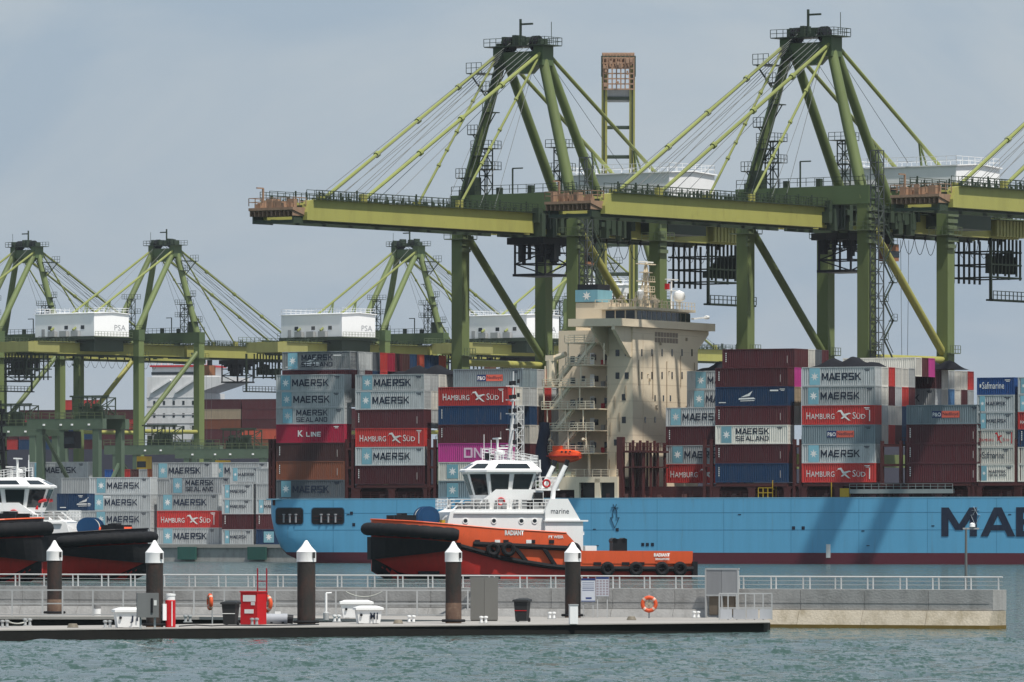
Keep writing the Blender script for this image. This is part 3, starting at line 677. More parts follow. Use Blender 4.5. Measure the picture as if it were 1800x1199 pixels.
# funnel with star, aft of the wheelhouse
MB().box(TF - 14.5, TF - 8.6, 15, 22, DK + 14, zt(530, TF, 15)).obj('funnel', CREAM, ship)
fz0, fz1 = zt(531, TF - 14, 15), zt(510, TF - 14, 15)
fb = MB().box(TF - 14.5, TF - 10.6, 14.8, 20.0, fz0, fz1).obj('funnel_top', mat('funnel_blue', (.18, .38, .47), .5, var=0), ship)
link('star_emblem', star_mesh(.8), fb, WHITEL, (TF - 12.5, 14.77, (fz0 + fz1) / 2))
MB().box(TF - 14.3, TF - 10.8, 15.2, 19.6, fz1, fz1 + .9).obj('funnel_cap', BLACK, ship)
# aft open decks with railings, stanchions and stair flights
dk_y = [(589, 0), (627, 1), (660, 2), (703, 3), (758, 4), (798, 5), (834, 6)]
prev = None; zdk = []
for i, py in enumerate((602, 641, 679, 718, 756, 796)):
    z = zt(py, TF - 6, 2.5); zdk.append(z); xa = TF - (9.6, 9.4, 13.4, 13.6, 13.0, 12.5)[i]
    MB().box(xa, TF - 4.42, 1.2, W0 + 3.3, z - .16, z).obj('side_deck', CREAM, ship)
    MB().rail([(xa, W0 + 2, z), (xa, 1.25, z), (TF - 4.5, 1.25, z)], 1.1, 1.5, .06, 2).obj('deck_rail', MATS.get('pale_stair_paint') or mat('pale_stair_paint', (.80, .72, .56), .5), ship)
    if i > 0:
        zc0 = zdk[i - 1]; s = 1 if i % 2 else 1
        b = MB()
        for yy in (2.0, 2.8): b.beam((xa + 1.4, yy, z), (xa + 4.4, yy, zc0), .14, .42)
        for k in range(10): b.box(xa + 1.4 + .3 * k, xa + 1.65 + .3 * k, 2.0, 2.8, z + (zc0 - z) * k / 10, z + (zc0 - z) * k / 10 + .06)
        for yy in (2.0, 2.8): b.beam((xa + 1.4, yy, z + 1), (xa + 4.4, yy, zc0 + 1), .07)
        b.obj('stair_flight', mat('pale_stair_paint', (.80, .72, .56), .5), ship)
        for k in range(3): MB().tube((xa + .3 + k * 3.1, 1.5, z), (xa + .3 + k * 3.1, 1.5, zc0 - .16), .11).obj('stanchion', CREAM, ship)
        for k in range(3):
            x = TF - 5.6 - 2.3 * k - .4 * (i % 2); MB().box(x - .42, x + .42, W0 + 3.1, W0 + 3.2 - .002, z + .85, z + 1.75).obj('cabin_window', WIN, ship)
        MB().box(TF - 6.9, TF - 6.3, W0 + 2.9, W0 + 3.19, z + .1, z + .9).obj('fire_locker', REDP if i % 2 else mat('grey_locker', (.35, .35, .34)), ship)
        for k in range(2):
            x = TF - 8.9 - 3.4 * k; MB().box(x, x + .75, W0 + 3.1, W0 + 3.2 - .001, z + .5 if k else z + .02, z + 1.5 if k else z + 2.0).obj('cabin_window' if k else 'cabin_door', WIN if k else WHITE, ship)
z1 = zt(838, TF - 6, 0)
lo = MB().box(TF - 13.2, TF, .25, W0 + 3.2, z1 - .3, z1).box(TF - 13.2, TF - 7.4, .25, 3.2, DK + 1.4, z1 - .3)
for a, c in ((-7.4, -6.6), (-3.9, -3.0), (-.5, 0)): lo.box(TF + a, TF + c, .25, .9, DK, z1 - .3)
lo.box(TF - 6.6, TF - .5, .25, .9, z1 - .9, z1 - .3); lo.obj('lower_deckhouse', CREAM, ship)
MB().rail([(TF - 13, .4, z1), (TF, .4, z1)], 1.1, 1.4, .045, 2).obj('deck_rail', CREAM, ship)
MB().box(TF - 6.5, TF - .6, 1.5, 2.2, DK, z1 - .35).obj('recess_bulkhead', mat('dark_bulkhead', (.05, .045, .04)), ship)  # near-black bulkhead behind the lower deckhouse openings
# provision crane pedestal
b = MB().tube((TF - 12.3, 2.2, zt(679)), (TF - 12.3, 2.2, zt(632)), .85, n=14).tube((TF - 12.6, 2.2, zt(632)), (TF - 9.6, 1.6, zt(622)), .45, n=8).box(TF - 13, TF - 11.6, 1.4, 3, zt(634), zt(624))
b.obj('provision_crane', CREAM, ship)
# enclosed lifeboat hanging in its davits
TL = t_of(962); lz = z_of(815, TL); ll = 5.2
lb = thing('lifeboat', 'orange enclosed lifeboat hanging on the side of the cream bridge', 'lifeboat', SW(TL, -.2, lz), -TH)
rings = []
for i in range(13):
    u = i / 12; x = ll * u; k = max(.12, math.sin(math.pi * (.06 + .88 * u)) ** .45)
    rings.append([(x, 1.25 - 1.2 * k * c, 1.25 + s * (1.15 * k if s < 0 else .95 * k)) for c, s in ((0, -1), (.75, -.75), (1, -.1), (1.0, .1), (.85, .75), (.45, 1.0), (-.45, 1.0), (-.85, .75), (-1, .1), (-1, -.1), (-.75, -.75))])
MB().loft(rings).obj('lifeboat_hull', LBOAT, lb, True)
MB().box(.6, 2.0, .75, 1.75, 2.0, 2.75).obj('conning_cabin', LBOAT, lb); MB().box(-.05, ll + .05, -.02, 2.5, 1.12, 1.22).obj('gunwale_fender', REDP, lb)
for x in (2.4, 3.1, 3.8): MB().box(x, x + .3, .11, .16, 1.7, 1.95).obj('porthole', GLASS, lb)
b = MB()
for x in (-.2, ll + .5):
    b.path([(TL + x, 3.2, lz - 3), (TL + x, 3.0, lz + 1), (TL + x, 2.2, lz + 3.4), (TL + x, .9, lz + 3.8)], .22)
b.obj('lifeboat_davit', CREAM, ship)
b = MB()
for x in (.5, 2.9): b.box(TL + x, TL + x + 1.0, .4, 2, z1, z1 + .8)
b.obj('lifeboat_cradle', mat('pale_cream_block', (.75, .7, .5)), ship)
# dark covered bundle hanging abaft the bridge
rings = []; tz0, tz1 = z_of(845, TL), z_of(742, TL)
for i in range(12):
    u = i / 11; z = tz0 + (tz1 - tz0) * u; k = (1.05 + .15 * math.sin(u * 7)) * (1 if u < .85 else .75); rings.append([(t_of(950) + k * math.cos(a_) * 1.0 + .3 * math.sin(u * 9), .9 + k * .8 * math.sin(a_), z) for a_ in [R(30 * q_) for q_ in range(12)]])
o = MB().loft(rings).obj('tarpaulin_bundle', mat('dark_navy_tarpaulin', (.012, .018, .04), .6), None, True)
o.location = SW(0, 0); o.rotation_euler = (0, 0, -TH)
tag(o, 'tall dark navy covered bundle standing between containers and orange lifeboat', 'tarpaulin')
# ------------------------------------------------------------------ ship-to-shore gantry cranes
# local frame: x = along the boom (out over the water +), y = along the rail, z up; waterside rail x = 0
ZG0, ZG1, G, LY = 52.6, 55.8, 23.0, 11.4
def lattice(b, x, y, w, d, z0, z1, step, r=.07):
    for i, j in ((0, 0), (1, 0), (1, 1), (0, 1)): b.beam((x + i * w, y + j * d, z0), (x + i * w, y + j * d, z1), r * 2)
    z = z0; k = 0
    while z < z1 - .1:
        zz = min(z + step, z1)
        b.beam((x, y + d, zz), (x + w, y + d, zz), r * 1.6); b.beam((x, y, zz), (x + w, y, zz), r * 1.6); b.beam((x, y, zz), (x, y + d, zz), r * 1.6); b.beam((x + w, y, zz), (x + w, y + d, zz), r * 1.6)
        if k % 2: b.beam((x, y + d, z), (x + w, y + d, zz), r * 1.4); b.beam((x + w, y, z), (x + w, y + d, zz), r * 1.4)
        else: b.beam((x + w, y + d, z), (x, y + d, zz), r * 1.4); b.beam((x + w, y + d, z), (x + w, y, zz), r * 1.4)
        z = zz; k += 1
    return b
def stair_tower(b, x, y, z0, z1):
    z = z0; k = 0
    while z < z1 - 1:
        a = (x, x + 2.6) if k % 2 == 0 else (x + 2.6, x)
        b.beam((a[0], y, z), (a[1], y, z + 3), .12, .3); b.beam((a[0], y, z + 1), (a[1], y, z + 4), .09); b.box(a[1] - .5, a[1] + .5, y - .5, y + .5, z + 2.9, z + 3.05)
        b.rail([(a[1] - .5, y + .5, z + 3.05), (a[1] + .5, y + .5, z + 3.05)], 1.0, 1, .04); z += 3; k += 1
    return b
def crane(label, loc, rz, raised=False, GY=4.2, TW=4.3, trolley=-6, spreader=True, group='ship-to-shore cranes', seed=0, tip=True, lift=True):
    c = thing('gantry_crane', label, 'crane', loc, rz, group); rd = random.Random(seed)
    hinge = Vector((1.5, 0, ZG0 + .6)); xf = None
    if raised: xf = Matrix.Translation(hinge) @ Matrix.Rotation(R(-83), 4, 'Y') @ Matrix.Translation(-hinge)
    zb = QZ
    for x in (0, -G):
        for y in (-LY, LY):
            MB().box(x - 1.0, x + 1.0, y - 1.05, y + 1.05, zb + 1.4, (57.0 if x == 0 else 58.2)).obj('leg', LEGP, c)
            b = MB()
            for k in (-3.4, -1.2, 1.2, 3.4): b.box(x - .5, x + .5, y + k - .8, y + k + .8, zb + .02, zb + 1.0)
            b.box(x - .8, x + .8, y - 4.4, y + 4.4, zb + .9, zb + 1.6).obj('bogie', DKGREEN, c)
    for y in (-LY, LY):
        MB().tube((-1, y, 32.2), (-G + 1, y, 32.2), .55, n=12).obj('tie_beam', YGREEN, c, True)
        MB().tube((-.6, y * .99, 53.6), (-G + .7, y * .99, 33.4), .66, n=12).obj('diagonal_brace', YGREEN if y > 0 else LEGP, c, True)
        MB().box(-G + 1, -1, y - .7, y + .7, 15, 17).obj('portal_beam', LEGP, c)
        MB().box(-G - .9, .9, y - .8, y + .8, zb + 2.6, zb + 3.6).obj('sill_beam', LEGP, c)
    for x, z in ((0, 56.2), (-G, 56.4)): MB().box(x - 1.1, x + 1.1, -LY - 1.2, LY + 1.2, z, z + 2.9).obj('upper_cross_beam', GREEN, c)
    for x in (0, -G): MB().box(x - .8, x + .8, -LY + 1.05, LY - 1.05, 15.2, 17.2).obj('lower_cross_beam', LEGP, c)
    # girders: fixed part and boom
    for s in (-1, 1):
        y = s * GY
        MB().box(-55.5, 1.0, y - .65, y + .65, ZG0, ZG1).obj('girder', YGREEN, c)
        bm = MB().box(2.0, 59.0, y - .65, y + .65, ZG0, ZG1).prism([(59.0, ZG0), (59.0, ZG1), (60.7, ZG1 - .2), (61.5, ZG0 + 1.2), (61.5, ZG0)], y - .649, y + .649)
        bm.obj('boom_girder', YGREEN, c, xf=xf)
        b = MB()
        for k in range(11): b.box(4 + k * 5, 4.25 + k * 5, y + s * .66, y + s * .86, ZG0 + .1, ZG1 - .1)
        b = MB().box(2, 60, y + s * .66, y + s * 1.3, ZG1 + .02, ZG1 + .12).rail([(2, y + s * 1.25, ZG1 + .1), (60, y + s * 1.25, ZG1 + .1)], 1.3, 1.5, .05, 2)
        for k in range(64):
            x = 3 + k * .88 + rd.uniform(-.35, .35); h = rd.choice((.4, .6, .5, .3, .8, 1.3, 1.8)); wx = .12 if h > 1 else rd.uniform(.15, .5); yy = y + rd.uniform(-.5, .2); b.box(x, x + wx, yy, yy + .25, ZG1, ZG1 + h)
        b.rail([(2, y - s * .6, ZG1), (60, y - s * .6, ZG1)], 1.5, 2.0, .05, 1)
        if not raised: b.obj('boom_walkway', DKGREEN, c, xf=xf)
        b = MB().box(-55, 1, y + s * .7, y + s * 2.0, ZG1 - .3, ZG1 - .16).rail([(-55, y + s * 1.95, ZG1 - .16), (1, y + s * 1.95, ZG1 - .16)], 1.3, 2.2, .05)
        for k in range(40):
            x = -54 + k * 1.35 + rd.uniform(-.3, .3); h = rd.choice((.3, .5, .9, .4)); b.box(x, x + rd.uniform(.2, .9), y - .5, y + .5, ZG1, ZG1 + h)
        b.obj('girder_walkway', DKGREEN, c)
    b = MB()
    for k in range(8): b.box(6 + k * 6.8, 6.7 + k * 6.8, -GY + .64, GY - .64, ZG0 + .4, ZG1 - .5)
    b.box(3, 60, -3.4, -3.1, ZG0 - .35, ZG0 + .3).box(3, 60, 3.1, 3.4, ZG0 - .35, ZG0 + .3)
    b.obj('boom_cross_tie', DKGREEN, c, xf=xf)
    b = MB()
    for k in range(8): b.box(-54 + k * 6.8, -53.2 + k * 6.8, -GY + .64, GY - .64, ZG0 + .4, ZG1 - .5)
    b.box(-54, 1, -3.4, -3.1, ZG0 - .35, ZG0 + .3).box(-54, 1, 3.1, 3.4, ZG0 - .35, ZG0 + .3); b.obj('girder_cross_tie', DKGREEN, c)
    # catenary of the trolley cable under the girder
    b = MB()
    for k in range(16):
        x = -52 + k * 3.2; b.box(x - .15, x + .15, GY - 1.0, GY - .7, ZG0 - .9, ZG0)
        b.path([(x + 3.2 * u, GY - .85, ZG0 - .7 - 2.6 * 4 * u * (1 - u)) for u in (0, .15, .35, .5, .65, .85, 1)], .06, 4)
    b.obj('festoon_cable', BLACK, c)
    if tip:
        b = MB().prism([(60.9, ZG0 + .6), (64.4, ZG0 + 1.5), (64.4, ZG0 + 1.9), (60.9, ZG0 + 1.9)], -TW, TW)
        for k in range(11): b.box(61.1, 64.2, -TW + .1 + k * TW * .19, -TW + .25 + k * TW * .19, ZG0 + .6, ZG0 + 1.4)
        b.obj('tip_platform', TIPM, c, xf=xf)
        b = MB().rail([(61.1, TW, ZG0 + 2.2), (64.3, TW, ZG0 + 2.2), (64.3, -TW, ZG0 + 2.2), (61.1, -TW, ZG0 + 2.2)], 1.2, 1.3, .06)
        for k in range(14): x, y = rd.uniform(61.2, 63.2), rd.uniform(-TW + .2, TW - 1.4); b.box(x, x + rd.uniform(.4, 1.3), y, y + rd.uniform(.4, 1.3), ZG0 + 1.9, ZG0 + 2.2 + rd.uniform(.3, 1.3))
        b.beam((62.4, -3, ZG0 + 2), (62.4, -3, ZG0 + 5), .25).beam((62.4, -3, ZG0 + 5), (64, -3, ZG0 + 5), .2); b.obj('tip_machinery', TIPM, c, xf=xf)
        MB().box(59, 63.8, -4.0, -3.7, ZG0 - .5, ZG0 + .6).box(59, 63.8, 3.7, 4.0, ZG0 - .5, ZG0 + .6).box(63.5, 63.8, -3.7, 3.7, ZG0 - .5, ZG0).obj('end_buffer', DKGREEN, c, xf=xf)
    if raised:
        b = MB().box(35, 36.6, -4.2, 4.2, ZG0 - .9, ZG0 - .2).rail([(36.6, -4, ZG0), (36.6, 4, ZG0)], .5, .8, .05)
        lattice(b, 4, -6.4, 1.2, 1.2, ZG0, ZG0 + .9, .9, .05)
        for k in range(16): b.beam((4 + k * 2, -4.0, ZG0 - .4), (6 + k * 2, -4.6 if k % 2 else -3.4, ZG0 - .4), .22)
        b.beam((4, -4.9, ZG0 - .3), (36, -4.9, ZG0 - .3), .8, .5).obj('boom_latch_frame', DKGREEN, c, xf=xf)
        b = MB()
        for k in range(8): b.box(56, 63.6, -3.6 + k, -3.3 + k, ZG0 - .7, ZG0 - .4)
        for k in range(7): b.box(56 + k * 1.2, 56.3 + k * 1.2, -3.7, 3.7, ZG0 - .72, ZG0 - .42)
        for k in range(12): xx, yy = rd.uniform(56, 62.5), rd.uniform(-3.5, 2.8); b.box(xx, xx + rd.uniform(.4, 1.2), yy, yy + rd.uniform(.3, .9), ZG0 - 1.4, ZG0 - .4)
        b.obj('tip_frame', TIPM, c, xf=xf)
        b = MB().box(53, 56, -2.5, 2.5, ZG0 + 1, ZG0 + 1.3)
        for k in range(8): b.box(53.1, 55.9, -2.4 + k * .62, -2.2 + k * .62, ZG0 + .7, ZG0 + 1.0)
        b.obj('ribbed_panel', GALV, c, xf=xf)
    # A-frame
    AX, AZ = -1.2, 81.0
    for s in (-1, 1):
        MB().tube((.2, s * LY * .97, 57), (AX, s * 4.0, AZ), .95, .8, 12).obj('mast_leg', LEGP, c, True)
        MB().tube((-18.6, s * 4.2, ZG1), (AX - 1.2, s * 4.0, AZ), .85, .75, 12).obj('mast_back_leg', LEGP, c, True)
        MB().box(AX - 1.8, AX + 1.2, s * 4.0 - .9, s * 4.0 + .9, AZ - 1.4, AZ + 1.7).obj('apex_head', GREEN, c)
        for k in range(3):
            y = s * 2.6 + (k - 1) * .45
            MB().tube((AX - .3, y - .13, AZ + 2.2), (AX - .3, y + .13, AZ + 2.2), 1.25, n=16).obj('sheave', BLACK, c, True)
        # stays
        if not raised:
            for x, r in ((46.5, .30), (21.5, .20)):
                p, q = Vector((AX + .8, s * 4.3, AZ + .6)), Vector((x, s * GY, ZG1 + .4)); b = MB().tube(p, q, r, n=8)
                for u in ((.22, .45, .68) if x > 40 else (.3, .5, .62, .72)): m_ = p.lerp(q, u); n_ = p.lerp(q, u + .012); b.tube(m_, n_, r * 1.7, n=8)
                b.obj('forestay', STAYM, c, True)
                MB().box(x - .7, x + .7, s * GY - .3, s * GY + .3, ZG1, ZG1 + 1.3).obj('stay_bracket', YGREEN, c)
            b = MB()
            for k in range(5):
                yy = s * (2.0 + .35 * k); b.tube((AX, yy, AZ + 2.6 - .5 * k), (50 - 3.0 * k, yy, ZG1 + .9), .055, n=4)
            b.tube((AX, s * 2.8, AZ), (15, s * 3.4, ZG1 + .5), .05, n=4).tube((AX, s * 2.8, AZ), (11, s * 3.4, ZG1 + .5), .05, n=4).tube((AX - 1, s * 2.4, AZ + 2), (-26, s * 2.4, 64), .05, n=4)
            b.obj('hoist_rope', CABLE, c)
        else:
            MB().tube((AX + .8, s * 4.3, AZ), (8, s * GY, 75), .2, n=6).obj('forestay', STAYM, c)
        MB().tube((AX - 1, s * 4.3, AZ + .6), (-40.5, s * GY, ZG1 + 3.2), .32, n=8).obj('backstay', STAYM, c, True)
        b = MB(); p = Vector((-26.5, s * GY, 66.4 + .8))
        b.beam((-28.5, s * GY, ZG1), p, .28).beam((-33.5, s * GY, ZG1), p, .24).beam((-29, s * GY, 60.5), (-32, s * GY, 60.5), .2); b.obj('stay_trestle', LEGP, c)
    MB().box(AX - 1.6, AX + 1.0, -3.1, 3.1, AZ - 1.3, AZ + .9).prism([(-3.1, AZ - 1.3), (3.1, AZ - 1.3), (1.6, AZ - 2.6), (-1.6, AZ - 2.6)], AX - 1.2, AX + .8, 'x').obj('apex_cross_beam', GREEN, c)
    b = MB().box(AX - 2.6, AX + 2.2, -6.0, 6.0, AZ + 1.7, AZ + 1.85).rail([(AX - 2.6, -6, AZ + 1.85), (AX - 2.6, 6, AZ + 1.85), (AX + 2.2, 6, AZ + 1.85), (AX + 2.2, -6, AZ + 1.85)], 1.2, 1.2, .05)
    for k in range(10): y = rd.uniform(-5, 5); b.box(AX - 1.5, AX + .5, y, y + rd.uniform(.3, .9), AZ + 1.85, AZ + 1.9 + rd.uniform(.4, 1.8))
    b.beam((AX, -.3, AZ + 1.8), (AX, -.3, AZ + 6.2), .3).box(AX - .15, AX + .15, -.3, 2.1, AZ + 5.2, AZ + 5.5).tube((AX, 5.8, AZ + 2), (AX, 5.8, AZ + 5.5), .06, n=5)
    b.obj('apex_platform', DKGREEN, c)
    # ladder platforms up the left mast leg
    b = MB(); p0, p1 = Vector((.2, -LY * .97, 57)), Vector((AX, -4.0, AZ))
    for k in range(7):
        p = p0.lerp(p1, .06 + .145 * k); sg = -1 if k % 2 else 1
        b.box(p.x - .8, p.x + 1.2, p.y + sg * .9 - 1.0, p.y + sg * .9 + 1.0, p.z - .1, p.z + .05).rail([(p.x + 1.2, p.y + sg * .9 - 1, p.z), (p.x + 1.2, p.y + sg * .9 + 1, p.z)], 1.5, .7, .05).beam((p.x, p.y, p.z - 2.4), (p.x, p.y + sg * 1.7, p.z), .14)
        if k < 6: q = p0.lerp(p1, .06 + .145 * (k + 1)); b.beam((p.x + 1.1, p.y + .3, p.z), (q.x + 1.1, q.y + .3, q.z), .12, .5)
    b.box(-1.2, 3.6, -7.6, -4.6, AZ - 2.6, AZ - 2.45).rail([(3.6, -7.6, AZ - 2.45), (3.6, -4.6, AZ - 2.45)], 1.6, 1, .05).beam((3.4, -7, AZ - 2.5), (.6, -6, AZ - 6), .2)
    b.obj('mast_ladder_platform', DKGREEN, c)
    # small service towers and rails on the cross beams
    b = MB()
    for x, y, h in ((-2.6, -LY + 3.0, 7.5), (-G + 1.2, -LY + 4.0, 8.5)):
        lattice(b, x, y, 1.5, 1.5, 59.1, 59.1 + h, 1.6, .08)
        for z in (59.1 + h * .55, 59.1 + h): b.box(x - 1, x + 2.5, y - 1, y + 2.5, z, z + .1).rail([(x - 1, y + 2.5, z), (x + 2.5, y + 2.5, z), (x + 2.5, y - 1, z)], 1.3, 1, .05)
    for x in (0, -G): b.rail([(x + 1.1, -LY - 1, 59.2), (x + 1.1, LY + 1, 59.2)], 1.3, 1.6, .05)
    b.box(-.9, .9, -LY + 1.5, -LY + 3.5, 59.1, 62); b.beam((0, -1, 59.1), (0, -1, 63.2), .2).beam((0, -1, 63.2), (0, 1, 63.2), .2); b.box(-.4, .4, -4, -3.2, 59.1, 60.2).box(-.4, .4, 2.2, 3.0, 59.1, 60.4)
    b.obj('service_tower', DKGREEN, c)
    # machinery house
    hx0, hx1, hy, hz0, hz1 = -39.5, -26.5, 11.2, 57.3, 63.3
    MB().box(hx0 - .6, hx1 + .6, -hy - .3, hy + .3, 56.4, 57.3).box(hx0 + 1, hx1 - 1, -hy + 1, hy - 1, 53.4, 56.4).obj('house_floor', DKGREEN, c)
    xm = (hx0 + hx1) / 2
    h = MB().prism([(hx0, hz0), (hx1, hz0), (hx1, hz1), (xm, hz1 + .36), (hx0, hz1)], -hy, hy).obj('machinery_house', HOUSEW, c)
    rf = MB()
    pr = [(hx0 - .25, hz1 - .01), (xm, hz1 + .38), (hx1 + .25, hz1 - .01)]
    rf.prism(pr + [(a, z + .18) for a, z in reversed(pr)], -hy - .4, hy + .4).obj('roof', HOUSEW, h)
    MB().rail([(hx0, -hy, hz1 + .3), (hx0, hy, hz1 + .3), (hx1, hy, hz1 + .3), (hx1, -hy, hz1 + .3), (hx0, -hy, hz1 + .3)], 1.3, 1.8, .045).obj('roof_rail', HOUSEW, h)
    for xx, sx in ((hx1 + .02, 1), (hx0 - .02, -1)):
        for k in range(3):
            y = -7.5 + k * 6.2; MB().box(xx - .03, xx + .03, y, y + 1.3, hz0 + 1.9, hz0 + 2.9).obj('window', GLASS, h)
        MB().box(xx - .03, xx + .03, 7.5, 8.7, hz0, hz0 + 2.1).obj('door', mat('grey_door', (.4, .4, .4)), h)
        b = MB()
        for k in range(3): b.box(xx + sx * .1, xx + sx * 1.0, -6 + k * 4.4, -3.4 + k * 4.4, hz0, hz0 + 1.5)
        b.obj('air_unit', GALV, h)
    MB().rail([(hx0 - .5, hy + .9, 57.3), (hx1 + .5, hy + .9, 57.3)], 1.2, 1.2, .045).box(hx0 - .5, hx1 + .5, hy, hy + 1, 57.05, 57.19).obj('house_walkway', RAILG, h)
    b = MB().rail([(hx0 - .5, -hy - .9, 57.3), (hx1 + .5, -hy - .9, 57.3)], 1.2, 1.2, .045)
    b.box(hx0 - .5, hx1 + .5, -hy - 1, -hy, 57.05, 57.19); b.obj('house_walkway', RAILG, h)
    lg = flat('faded_grey_lettering', (.33, .34, .36))
    word('PSA', h, hx1 - 5.4, -hy - .03, hz0 + 1.6, 4.2, 1.5, lg, .0)
    o = word('PSA', h, hx0 + 5.4, hy + .03, hz0 + 1.6, 4.2, 1.5, lg, .0, math.pi)
    # rear end of the girders: ribbed counterweight box, service cage hung below
    b = MB().box(-58.5, -47, -GY - 1.6, GY + 1.6, ZG0 + .3, ZG1 - .2)
    for k in range(12): b.box(-58.3 + k, -58.15 + k, GY + 1.6, GY + 1.75, ZG0 + .3, ZG1 - .2)
    b.obj('rear_box', mat('olive_steel', (.27, .26, .09), .6, .4, .5, .4), c)
    b = MB()
    for k in range(9): b.box(-57.5 + k * 1.15, -57.25 + k * 1.15, 3.8, 4.1, 46.0 + .6 * (k % 3), ZG0)
    for k in range(6): b.box(-57.5 + k * 1.6, -57.25 + k * 1.6, -4, -3.7, 45.5, ZG0)
    for z in (46.2, 48.3, 50.4): b.box(-57.6, -48.2, 3.75, 4.15, z, z + .28).box(-57.6, -48.2, -4.1, -3.7, z, z + .28).box(-57.6, -57.2, -4, 4, z, z + .22).box(-48.6, -48.2, -4, 4, z, z + .22)
    for x in (-59.5, -47.0): b.box(x - .2, x + .2, 4.6, 5.0, 42.6, ZG0)
    b.box(-60, -46.5, 4.2, 5.6, 42.4, 42.7).rail([(-60, 5.6, 42.7), (-46.5, 5.6, 42.7)], 1.3, 1.2, .07)
    for k in range(8): xx = -57 + k * 1.1; b.box(xx, xx + rd.uniform(.3, .8), 2.5, 3.6, 47, 47 + rd.uniform(.8, 4)); b.obj('service_cage', DKGREEN, c)
    b = MB().box(-60, -46, GY + .7, GY + 3.0, ZG1 - .25, ZG1 - .1).rail([(-60, GY + 3, ZG1 - .1), (-46, GY + 3, ZG1 - .1)], 1.3, 1.6, .06); b.obj('rear_walkway', RAILG, c)
    # trolley, operator's cab and headblock
    if not raised:
        x = trolley
        b = MB().box(x - 4, x + 4, -3.6, 3.6, ZG0 - 1.5, ZG0 - .4)
        for k in range(18): xx, yy = x + rd.uniform(-3.8, 3), rd.uniform(-3.4, 3); b.box(xx, xx + rd.uniform(.3, 1.2), yy, yy + rd.uniform(.3, 1.0), ZG0 - 1.5 - rd.uniform(.5, 3.4), ZG0 - 1.4)
        lattice(b, x - 3.4, -3, 6, 6, ZG0 - 6.4, ZG0 - 1.5, 1.8, .13); b.box(x - 3.6, x + 3, -3.2, 3.2, ZG0 - 6.6, ZG0 - 6.2)
        b.obj('trolley', BLACK, c)
        cb = MB().box(x - 9.2, x - 6.8, 2.2, 4.4, ZG0 - 4.6, ZG0 - 1.9).obj('operator_cab', mat('cab_orange_brown', (.33, .15, .08), .6), c)
        MB().box(x - 9.25, x - 6.75, 4.38, 4.45, ZG0 - 4.0, ZG0 - 3.0).obj('cab_window', GLASS, cb)
        MB().box(x - 8.4, x - 7.6, 2.6, 3.8, ZG0 - 1.9, ZG0 - .4).obj('cab_hanger', BLACK, cb)
        if spreader:
            b = MB()
            for i in (-1, 1):
                for j in (-2.4, 2.4): b.tube((x - 14 + i * 1.2, j, ZG0 - 1), (x - 14 + i * .8, j, 30), .045, n=4)
            b.obj('hoist_rope', CABLE, c)
            MB().box(x - 15.4, x - 12.6, -3.2, 3.2, 29, 30.2).box(x - 15, x - 13, -6, 6, 28, 28.9).obj('spreader', BLACK, c)
    # lift shaft and stairs on the right waterside leg
    if lift:
        lattice(MB(), -.7, LY + 1.3, 1.5, 1.5, zb + 1, 64.5, 1.9, .065).obj('lift_shaft', mat('dark_shaft_steel', (.07, .08, .08)), c)
        stair_tower(MB(), -5.2, LY + 1.6, 32, 53).obj('stair_flight', DKGREEN, c)
    for x, y in ((0, -LY), (0, LY), (-G, -LY), (-G, LY)):
        b = MB(); b.box(x - 1.9, x + 1.9, y - 1.9, y + 1.9, 52.0, 52.15).rail([(x - 1.9, y + 1.9, 52.15), (x + 1.9, y + 1.9, 52.15), (x + 1.9, y - 1.9, 52.15)], 1.2, 1.2, .05)
        for k in range(6): b.box(x + rd.uniform(-1.6, 1.2), x + 1.5, y + 1.06, y + 1.5, 50 + k * 1.0, 50.6 + k * 1.0)
        b.obj('leg_platform', RAILG, c); b = MB()
        b.box(x - 1.5, x + 1.5, y + 1.06, y + 1.9, 33.2, 33.35).rail([(x - 1.5, y + 1.9, 33.3), (x + 1.5, y + 1.9, 33.3)], 1.2, .8, .05)
        b.obj('leg_platform', RAILG, c)
    b = MB()
    for k in range(70):
        x = rd.uniform(-24, 2); b.box(x, x + rd.uniform(.2, 1.2), GY + .66, GY + .7 + rd.uniform(.3, 1.6), rd.uniform(ZG0 - .6, ZG1 - 1), rd.uniform(ZG1 - 1, ZG1 + 1.2))
    b.obj('hinge_machinery', DKGREEN, c)
    return c
def base(px, D): p = P(px, 0, D); return (p.x, p.y, 0)
NR = R(-126)
crane('green gantry crane with boom reaching farthest left, above the bridge', base(910, 1140), NR, trolley=-6, spreader=False, seed=1)
crane('green gantry crane right of the bridge with whole A-frame mast in view', base(1416, 1119), NR, trolley=-11, seed=2)
crane('green gantry crane at right edge with only boom tip and stays visible', base(2005, 1098), NR, trolley=-10, seed=3)
FR = R(48)
FG = 'distant ship-to-shore cranes'
crane('distant green gantry crane with mast farthest left, cut by the frame', base(54, 1935), FR, trolley=-4, seed=4, group=FG, lift=False)
crane('distant green gantry crane with white house above the quayside containers at left', base(297, 1925), FR, trolley=27, seed=5, group=FG, lift=False)
crane('distant green gantry crane with white house above the sternmost containers', base(724, 1930), FR, trolley=-30, seed=6, group=FG, lift=False)
crane('distant green gantry crane mostly hidden behind the near crane legs', base(1042, 1940), FR, trolley=-30, seed=7, group=FG, lift=False)
crane('distant crane with its boom raised upright and rusty orange tip platform', base(1086, 1650), R(-90), raised=True, GY=3.2, TW=3.7, seed=8, group=FG, lift=False)

